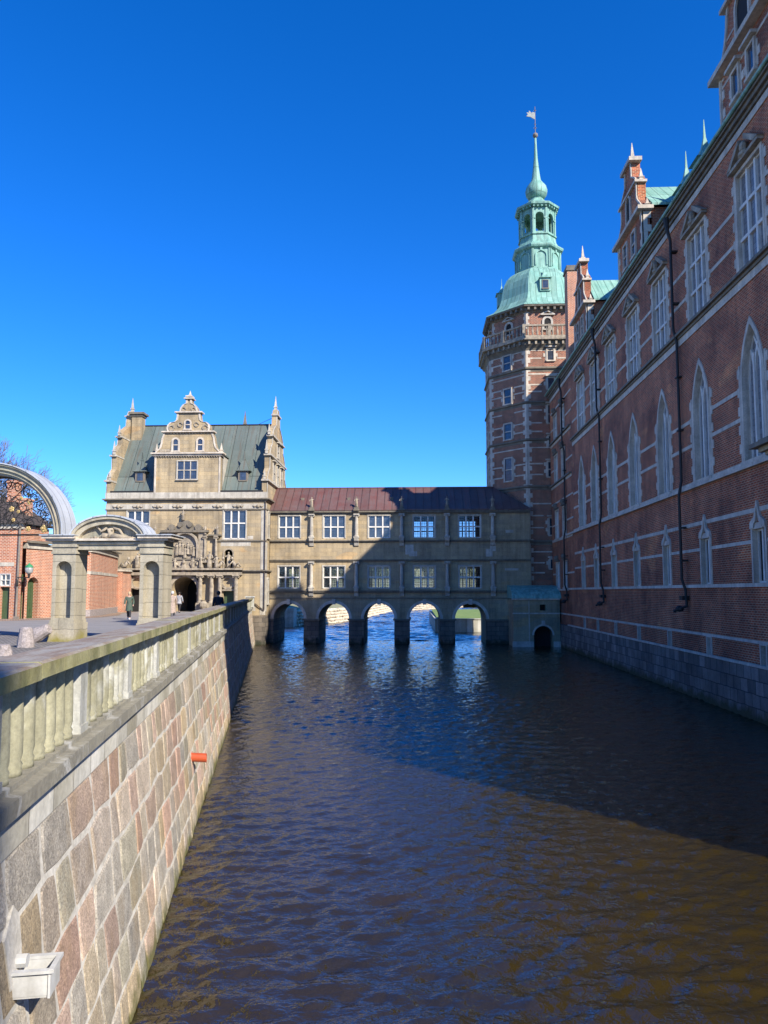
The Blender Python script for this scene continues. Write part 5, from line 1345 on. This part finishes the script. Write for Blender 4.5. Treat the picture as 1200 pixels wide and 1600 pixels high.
    mb.bx(F, -.05, L, -.10, -.085, -.10, .10); mb.ring(F, [(-.05, -.085), (L, -.085)], [(-.05, .06), (L, .06)], -.105, -.09); mb.ring(F, [(-.05, -.085), (L, -.085)], [(-.05, .06), (L, .06)], .09, .105)
    mb.bx(F, L, L + .015, -.10, .062, -.115, .115); mb.bx(F, -.05, L + .03, .062, .082, .09, .13); mb.bx(F, -.05, L + .03, .062, .082, -.13, -.09); mb.bx(F, L - .0, L + .035, .062, .085, -.12, .12)
    mb.build('trough', M['white'], G)
    mb = MB(); mb.tube([F(-.05, .1, 0), F(.07, .1, 0)], .045, 8); mb.build('spout', M['white'], G)
    mb = MB(); P = [(4.95, 2.02), (5.15, 2.02), (5.2, 2.2), (5.2, 2.4), (5.1, 2.5), (4.9, 2.35)]
    V = [Q(a, b, .016) for a, b in P] + [Q(a, b, -.02) for a, b in P]
    mb.add(V, [list(range(6))] + [(i, (i + 1) % 6, 6 + (i + 1) % 6, 6 + i) for i in range(6)]); mb.build('mortar_patch', M['mortar'], T)
    return T

def bollards():
    for i, (x, y, r, h, tl, lb) in enumerate(((-12.4, 23.2, .27, .62, 0, 'upright rough granite bollard on the setts left of the gateway pillar'), (-13.3, 25.4, .27, .62, 62, 'toppled granite bollard leaning at the foot of the gateway pillar'), (-11.4, 20.2, .22, .3, 0, 'low stone stump at the left edge behind the balustrade'))):
        mb = MB(); c = Vector((0, 0, 0))
        mb.lathe(c, [(r, 0), (r * .95, h * .3), (r * .78, h * .75), (r * .70, h * .96), (r * .5, h * 1.02)], 12)
        rnd = random.Random(i)
        for p in mb.v:
            p += Vector((rnd.uniform(-.012, .012), rnd.uniform(-.012, .012), rnd.uniform(-.01, .01)))
        if tl:
            m = Matrix.Rotation(R(tl), 3, 'Y'); mb.v = [m @ p + Vector((0, 0, r * .75)) for p in mb.v]
        mb.v = [p + Vector((x, y, PATH)) for p in mb.v]
        tag(mb.build('bollard', M['bollard'], at=(x, y, PATH)), lb, 'bollard', 'granite bollards near the gateway')

# ------------------------------------------------------------------ PEOPLE
def skin(name, joints, edges, mat, parent, root=0, sub=2):
    me = bpy.data.meshes.new(name); me.from_pydata([j[:3] for j in joints], edges, []); me.update()
    o = bpy.data.objects.new(name, me); COL.objects.link(o); o.parent = parent
    me.materials.append(mat)
    m = o.modifiers.new('skin', 'SKIN'); m.use_smooth_shade = True
    lay = me.skin_vertices[0] if len(me.skin_vertices) else None
    if lay is None:
        bm = bmesh.new(); bm.from_mesh(me); bm.verts.layers.skin.verify(); bm.to_mesh(me); bm.free(); lay = me.skin_vertices[0]
    for i, j in enumerate(joints):
        rx, ry = (j[3], j[3]) if len(j) == 4 else (j[3], j[4])
        lay.data[i].radius = (rx, ry); lay.data[i].use_root = (i == root)
    s = o.modifiers.new('sub', 'SUBSURF'); s.levels = sub; s.render_levels = sub
    return o
def person(loc, rz, h, coat, legs, hair, label, stride=.22, coat_end=.48, shoes='shoe_black', bag=False, arm_sw=.14):
    T = thing('person', label, 'person', loc, rz=rz); k = h / 1.75
    def J(x, y, z, *r): return (x * k, y * k, z * k, *[q * k for q in r])
    st = stride
    # y- is forward
    bj = [J(0, 0, .95, .11, .13), J(0, 0, 1.15, .11, .13), J(0, 0, 1.38, .10, .15), J(0, 0, 1.49, .05), J(0, -.01, 1.56, .05), J(0, -.015, 1.64, .082, .088), J(0, -.01, 1.71, .06),
          J(.09, 0, .90, .09), J(.10, -st * .6, .50, .062), J(.10, -st, .09, .042), J(.10, -st - .13, .04, .035),
          J(-.09, 0, .90, .09), J(-.10, st * .35, .50, .062), J(-.10, st, .12, .042), J(-.10, st - .12, .04, .035),
          J(.19, 0, 1.42, .055), J(.24, arm_sw * .5, 1.15, .045), J(.25, -.02, .92, .033), J(.25, -.06, .84, .03),
          J(-.19, 0, 1.42, .055), J(-.24, -arm_sw * .5, 1.15, .045), J(-.25, -.16, .94, .033), J(-.25, -.2, .87, .03)]
    be = [(0, 1), (1, 2), (2, 3), (3, 4), (4, 5), (5, 6), (0, 7), (7, 8), (8, 9), (9, 10), (0, 11), (11, 12), (12, 13), (13, 14), (2, 15), (15, 16), (16, 17), (17, 18), (2, 19), (19, 20), (20, 21), (21, 22)]
    skin('body', bj, be, M['skin'], T)
    cj = [J(0, 0, .93, .15, .17), J(0, 0, 1.15, .145, .165), J(0, 0, 1.38, .125, .18), J(0, .01, 1.46, .08), J(.20, 0, 1.42, .075), J(.25, arm_sw * .5, 1.15, .066), J(.26, -.02, .93, .056), J(-.20, 0, 1.42, .075), J(-.25, -arm_sw * .5, 1.15, .066), J(-.26, -.15, .95, .056)]
    skin('coat', cj, [(0, 1), (1, 2), (2, 3), (2, 4), (4, 5), (5, 6), (2, 7), (7, 8), (8, 9)], M[coat], T)
    mb = MB(); mb.lathe((0, 0, 0), [(.235 * k, coat_end * k), (.22 * k, .7 * k), (.19 * k, .95 * k), (.16 * k, 1.15 * k)], 14, 0, 1, .82, cap=False)
    me = mb.build('coat_skirt', M[coat], None, smooth=True); me.parent = T
    lj = [J(0, 0, .95, .115, .13), J(.09, 0, .86, .10), J(.10, -st * .6, .50, .078), J(.10, -st, .12, .062), J(-.09, 0, .86, .10), J(-.10, st * .35, .50, .078), J(-.10, st, .14, .062)]
    skin('trousers', lj, [(0, 1), (1, 2), (2, 3), (0, 4), (4, 5), (5, 6)], M[legs], T)
    for x, y in ((.10, -st - .05), (-.10, st - .05)):
        mb = MB(); mb.ball((x * k, y * k, .05 * k), .05 * k, .14 * k, .055 * k, 8, 6); s = mb.build('shoe', M[shoes], None, smooth=True); s.parent = T
    mb = MB(); mb.ball((0, .02 * k, 1.675 * k), .10 * k, .115 * k, .115 * k, 10, 7); hh = mb.build('hair', M[hair], None, smooth=True); hh.parent = T
    mb = MB(); mb.ball((0, -.11 * k, 1.64 * k), .018 * k, .025 * k, .03 * k, 6, 4); nn = mb.build('nose', M['skin'], None); nn.parent = T
    return T
def people():
    person((-18.3, 46.7, PATH), R(8), 1.74, 'coat_green', 'trousers', 'hair_blond', 'person in a long dark green coat and white shoes walking along the quay', .2, .55, 'shoe_white')
    person((-15.35, 46.2, PATH), R(200), 1.78, 'coat_brown', 'trousers', 'hair_white', 'white haired person in a long brown coat half hidden behind the gateway pillar', .22, .42)
    person((-20.1, 62.3, PATH), R(170), 1.72, 'coat_grey', 'trousers', 'hair_dark', 'person in a light grey jacket and black trousers walking into the gate arch', .18, .82)
    person((-9.95, 37.0, PATH), R(-150), 1.78, 'coat_black', 'trousers', 'hair_dark', 'dark figure in a black coat standing at the shaded stretch of balustrade', .06, .4)

# ------------------------------------------------------------------ GROUND, WATER, FAR SHORE
def sheet(name, pts, z, mat, label, cat):
    mb = MB(); mb.add([(x, y, z) for x, y in pts], [list(range(len(pts)))])
    return struct(mb.build(name, M[mat]), label, cat)
def grounds():
    # the water: real rippled surfaces, finer close to the viewer
    def ripples(name, mat, x0, x1, dx, y0, y1, dmin, k0, lmin, lmax, nw, slope0, seed, label):
        rg = np.random.RandomState(seed); ys = [y0]
        while ys[-1] < y1: ys.append(ys[-1] + max(dmin, k0 * ys[-1]))
        xs = np.arange(x0, x1, dx); ys = np.array(ys); X, Y = np.meshgrid(xs, ys); Z = np.zeros_like(X)
        P = sum(np.sin(X * kx + Y * ky + ph) for kx, ky, ph in [(rg.uniform(-.5, .5), rg.uniform(-.28, .28), rg.uniform(0, 6.28)) for _ in range(8)]) / 2.8
        gust = .88 + .34 * np.clip(P, -1, 1)
        for _ in range(nw):
            lam = math.exp(rg.uniform(math.log(lmin), math.log(lmax))); th = rg.normal(math.pi / 2 + .22, .5)
            k = 2 * math.pi / lam; kx, ky = k * math.cos(th), k * math.sin(th)
            A = slope0 * (1 if lam < 1 else .65) / k
            lod = np.clip(lam / (3.0 * np.maximum(dmin, k0 * Y)), 0, 1)
            ph = rg.uniform(0, 6.28) + 1.2 * np.sin(X * rg.uniform(-.7, .7) + Y * rg.uniform(-.5, .5) + rg.uniform(0, 6))
            t = X * kx + Y * ky + ph; Z += A * lod * (np.sin(t) + .3 * np.cos(2 * t))
        Z *= gust
        nx, ny = len(xs), len(ys); me = bpy.data.meshes.new(name)
        co = np.stack([X, Y, Z], -1).reshape(-1, 3).astype(np.float32)
        idx = (np.arange(ny - 1)[:, None] * nx + np.arange(nx - 1)[None, :]).reshape(-1)
        quads = np.stack([idx, idx + 1, idx + nx + 1, idx + nx], -1).astype(np.int32)
        me.vertices.add(len(co)); me.vertices.foreach_set('co', co.reshape(-1)); me.loops.add(quads.size); me.loops.foreach_set('vertex_index', quads.reshape(-1))
        me.polygons.add(len(quads)); me.polygons.foreach_set('loop_start', np.arange(0, quads.size, 4, dtype=np.int32)); me.polygons.foreach_set('use_smooth', np.ones(len(quads), dtype=bool))
        me.update(calc_edges=True); me.materials.append(M[mat])
        o = bpy.data.objects.new(name, me); COL.objects.link(o); struct(o, label, 'water')
    ripples('moat_water', 'water', -16.5, 12.7, .048, 2.0, 71, .024, .0032, .13, .85, 120, .0235, 3, 'dark rippled moat water between quay wall and castle')
    ripples('lake_water', 'lake', -26, 46, .24, 71.0, 290, .22, .0022, .9, 3.0, 60, .040, 8, 'blue open water of the lake beyond the gallery')
    mb = MB(); mb.add([(-60, 71, -.35), (400, 71, -.35), (400, 600, -.35), (-60, 600, -.35)], [(0, 1, 2, 3)]); mb.add([(-60, -60, -.01), (60, -60, -.01), (60, 2, -.01), (-60, 2, -.01)], [(0, 1, 2, 3)])
    struct(mb.build('outer_water', M['lake']), 'water around and behind the castle island', 'water')
    e = lambda y: (-2.1 - .195 * y, y)
    sheet('quay_paving', [e(-30), e(66.5), (-14.5, 66.5), (-14.5, 76), (-60, 76), (-60, -30)], PATH, 'setts', 'grey stone setts paving the quay', 'paving')
    sheet('footpath', [(-12.6, 29.5), (-10.9, 38), (-12.8, 50), (-14.6, 65.1), (-24.8, 65.1), (-24.4, 60), (-22.2, 55), (-21.6, 50.5), (-23.0, 46), (-28, 40), (-32, 36), (-30, 30.5), (-18, 30)], PATH + .004, 'asphalt', 'smooth grey path running to the gatehouse', 'path')
    sheet('cobbled_verge', [(-23.0, 46), (-28, 40), (-36, 34), (-40, 36), (-40, 47.2), (-25.8, 47.2), (-25.8, 48.4), (-25.0, 50.3), (-24.2, 51.6), (-23.3, 52.2), (-23.6, 54.5), (-24.9, 60), (-25.3, 64.5), (-24.6, 64.5), (-24.1, 60), (-22.3, 55), (-21.9, 50.5)], PATH + .008, 'cobble', 'pinkish cobbles along the brick building', 'paving')
    # ground behind, as one wide sheet beyond the castle to the horizon
    mb = MB(); base = [(-18.6, 86), (-18.0, 100), (-13.7, 104), (-10.7, 118), (-9.4, 133), (-6.1, 178), (14, 225), (60, 255), (150, 270), (400, 280)]
    offs = [(0, -.6), (.9, 1.9), (4, 2.2), (14, 3.6), (40, 7.0), (90, 10.5), (260, 12), (3000, 12)]
    rows = []
    for d, z in offs:
        row = []
        for i, (x, y) in enumerate(base):
            t = i / (len(base) - 1); a = math.pi * (1.0 - .5 * min(1, t * 1.5))
            row.append(Vector((x + d * math.cos(a), y + d * math.sin(a), z + .25 * noise.noise(Vector((x * .05, y * .05, d))) * (d > 3))))
        rows.append(row)
    V = [p for r_ in rows for p in r_]; n = len(base)
    mb.add(V, [(j * n + i, j * n + i + 1, (j + 1) * n + i + 1, (j + 1) * n + i) for j in range(1, len(rows) - 1) for i in range(n - 1)])
    struct(mb.build('far_ground', M['far_ground'], smooth=True), 'green park ground rising behind the far bank of the moat', 'ground')
    # rubble embankment
    mb = MB(); rnd = random.Random(8)
    P = [Vector((x, y, 0)) for x, y in base[1:7]]
    for i in range(len(P) - 1):
        L = (P[i + 1] - P[i]).length; d = (P[i + 1] - P[i]).normalized(); nr = Vector((-d.y, d.x, 0)); s = 0
        for r_ in range(5):
            s = 0
            while s < L:
                w = rnd.uniform(.35, .8); c = P[i] + d * (s + w / 2) + nr * (r_ * .18) + Vector((0, 0, .1 + r_ * .44 + rnd.uniform(-.06, .06)))
                g = rnd.uniform(.75, 1.15); mb.ball(c, w * .52, .3, rnd.uniform(.2, .27), 6, 4); s += w
    B = thing('rubble_embankment', 'pale rubble stone bank along the far shore seen through the arches', 'embankment', tuple(P[1]))
    mb.build('bank_stones', M['riprap'], B)
    mb = MB()
    for a, b in zip(P, P[1:]):
        d = (b - a).normalized(); nr = Vector((-d.y, d.x, 0)); mb.quad(a + nr * .1 + Vector((0, 0, -.6)), b + nr * .1 + Vector((0, 0, -.6)), b + nr * 1.0 + Vector((0, 0, 2.15)), a + nr * 1.0 + Vector((0, 0, 2.15)))
    mb.build('bank_fill', M['mortar'], B)
    # little vaulted culvert front
    C = thing('culvert_front', 'pale stone culvert front with a dark arch seen through the leftmost gallery arch', 'culvert', (-18.5, 98.5, 0))
    F = Frame((0, 98.4, 0), (1, 0, 0), (0, -1, 0))
    mb = MB(); wall(mb, F, -24, -16.3, -.8, 2.5, [('round', -18.2, -.8, 1.5, 2.4, 1.5)], 1.5); mb.quad((-16.3, 98.4, -1), (-16.3, 101, -1), (-16.3, 101, 2.5), (-16.3, 98.4, 2.5)); mb.quad((-24, 98.4, 2.5), (-16.3, 98.4, 2.5), (-16.3, 101, 2.5), (-24, 101, 2.5))
    mb.build('stone_front', M['trim'], C, recalc=False)
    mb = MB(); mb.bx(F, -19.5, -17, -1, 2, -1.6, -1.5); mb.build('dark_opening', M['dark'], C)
    # island terrace
    I = thing('garden_terrace', 'grass terrace with low ashlar wall standing in the water seen through the right arches', 'terrace wall', (10, 87, 0))
    mb = MB(); mb.box(2.2, 45, 86.5, 87.1, -1, 1.45); mb.box(2.2, 2.8, 87.1, 124, -1, 1.45); mb.box(2.1, 45, 86.4, 87.2, 1.45, 1.55)
    mb.build('ashlar_wall', M['plinth_white'], I)
    mb = MB(); mb.add([(2.5, 86.9, 1.52), (45, 86.9, 1.52), (45, 124, 1.75), (2.5, 124, 1.75)], [(0, 1, 2, 3)])
    g = mb.build('terrace_lawn', M['grass'], None); struct(g, 'bright green lawn on top of the terrace wall beyond the gallery', 'lawn')
    # bridge under the viewer
    Bq = thing('stone_bridge', 'stone bridge spanning the moat below the viewer', 'bridge', (5, -2, 0))
    mb = MB(); mb.box(-1.9, 14.5, -5.6, .95, 2.3, PATH - .02); mb.box(-1.9, 14.5, .55, .95, PATH - .02, 3.72); mb.box(-1.9, 14.5, -5.6, -5.2, PATH - .02, 3.72); mb.box(4, 5.6, -5.6, .95, -1.2, 2.3)
    mb.build('deck', M['portal'], Bq)

def far_wood():
    mb = MB(); rnd = random.Random(21)
    for i in range(420):
        t = rnd.random(); x = -130 + 420 * t; y = 285 + 25 * math.sin(t * 5) + rnd.uniform(0, 40) + (max(0, -x) * -.55 if x < 0 else 0)
        r = rnd.uniform(2.5, 5); z = 8 + rnd.uniform(0, 9)
        b = len(mb.v); mb.ball((x, y, z), r, r, r * rnd.uniform(.8, 1.4), 8, 6)
        for p in mb.v[b:]: p += Vector((rnd.gauss(0, .5), rnd.gauss(0, .5), rnd.gauss(0, .6)))
    for i in range(900):
        x = rnd.uniform(-130, 290); t = (x + 130) / 420; y = 283 + 25 * math.sin(t * 5) + rnd.uniform(0, 30) + (max(0, -x) * -.55 if x < 0 else 0); z = rnd.uniform(12, 18)
        mb.tube([(x, y, z - 4), (x + rnd.gauss(0, 1), y, z + rnd.uniform(0, 3))], [.25, .05], 3)
    struct_o = mb.build('far_wood', M['far_ground'], smooth=False); tag(struct_o, 'brownish early spring wood on the far shore glimpsed through the gallery', 'wood', None, 'stuff')

def build_all():
    far_wood()
    castle_wing(); rear_shade_block(); tower(); gallery(); boathouse(); gatehouse(); gateway(); left_buildings(); quay(); bollards(); people(); grounds()
    bare_tree('bare_tree', (-48.2, 76, PATH), 23, 'large leafless tree with a broad domed crown rising behind the brick house', seed=12, lobes=12, depth=6)
    far = bare_tree('park_tree', (-14, 150, 6.0), 8.5, 'bare park tree beyond the far bank seen through the gallery windows', group='bare trees beyond the moat', seed=5, lobes=6, depth=4, r0=.2)
    for i, (x, y) in enumerate(((-24, 158), (-4, 214), (8, 246), (24, 262), (40, 268), (-34, 140))):
        c = copy_tree(far); c.location = (x, y, 5.5)
        c.rotation_euler = (0, 0, i * 1.3)

# ------------------------------------------------------------------ CAMERA, SKY, SUN
def camera_and_light():
    cam = bpy.data.cameras.new('camera'); co = bpy.data.objects.new('camera', cam); COL.objects.link(co)
    co.location = (0, 0, EYE)
    yaw = math.atan(50 / 1155 * math.cos(R(4.8)))
    co.rotation_euler = (R(90 + 4.8), 0, yaw)
    cam.sensor_fit = 'HORIZONTAL'; cam.sensor_width = 36; cam.lens = 36 * 1155 / 1200; cam.shift_y = 28 / 1200
    cam.clip_start = .05; cam.clip_end = 8000
    SC.camera = co
    s = bpy.data.lights.new('sun', 'SUN'); s.energy = 4.6; s.angle = R(.53); s.color = (1, .93, .82)
    so = bpy.data.objects.new('sun', s); COL.objects.link(so); so.rotation_euler = LVEC.to_track_quat('-Z', 'Y').to_euler(); so.location = (40, -40, 60)
    w = bpy.data.worlds.new('World'); SC.world = w; w.use_nodes = True; nt = w.node_tree
    sky = nt.nodes.new('ShaderNodeTexSky'); sky.sky_type = 'NISHITA'; sky.sun_disc = False
    S = -LVEC; sky.sun_elevation = math.asin(S.z); sky.sun_rotation = math.atan2(S.x, S.y)
    sky.altitude = 1200; sky.air_density = .85; sky.dust_density = .05; sky.ozone_density = 6.0
    bg = nt.nodes['Background']; bg.inputs[1].default_value = .15
    hs = nt.nodes.new('ShaderNodeHueSaturation'); hs.inputs['Saturation'].default_value = 1.25; hs.inputs['Hue'].default_value = .505
    nt.links.new(sky.outputs[0], hs.inputs['Color']); 
    tint = nt.nodes.new('ShaderNodeMix'); tint.data_type = 'RGBA'; tint.blend_type = 'MULTIPLY'; tint.inputs[0].default_value = 1; tint.inputs[7].default_value = (.92, .89, 1.03, 1)
    nt.links.new(hs.outputs[0], tint.inputs[6]); nt.links.new(tint.outputs[2], bg.inputs[0])
    SC.view_settings.view_transform = 'Standard'; SC.view_settings.look = 'None'; SC.view_settings.exposure = 0.92
    SC.render.resolution_x = 768; SC.render.resolution_y = 1024; SC.render.resolution_percentage = 100
    SC.render.engine = 'CYCLES'

build_all()
camera_and_light()
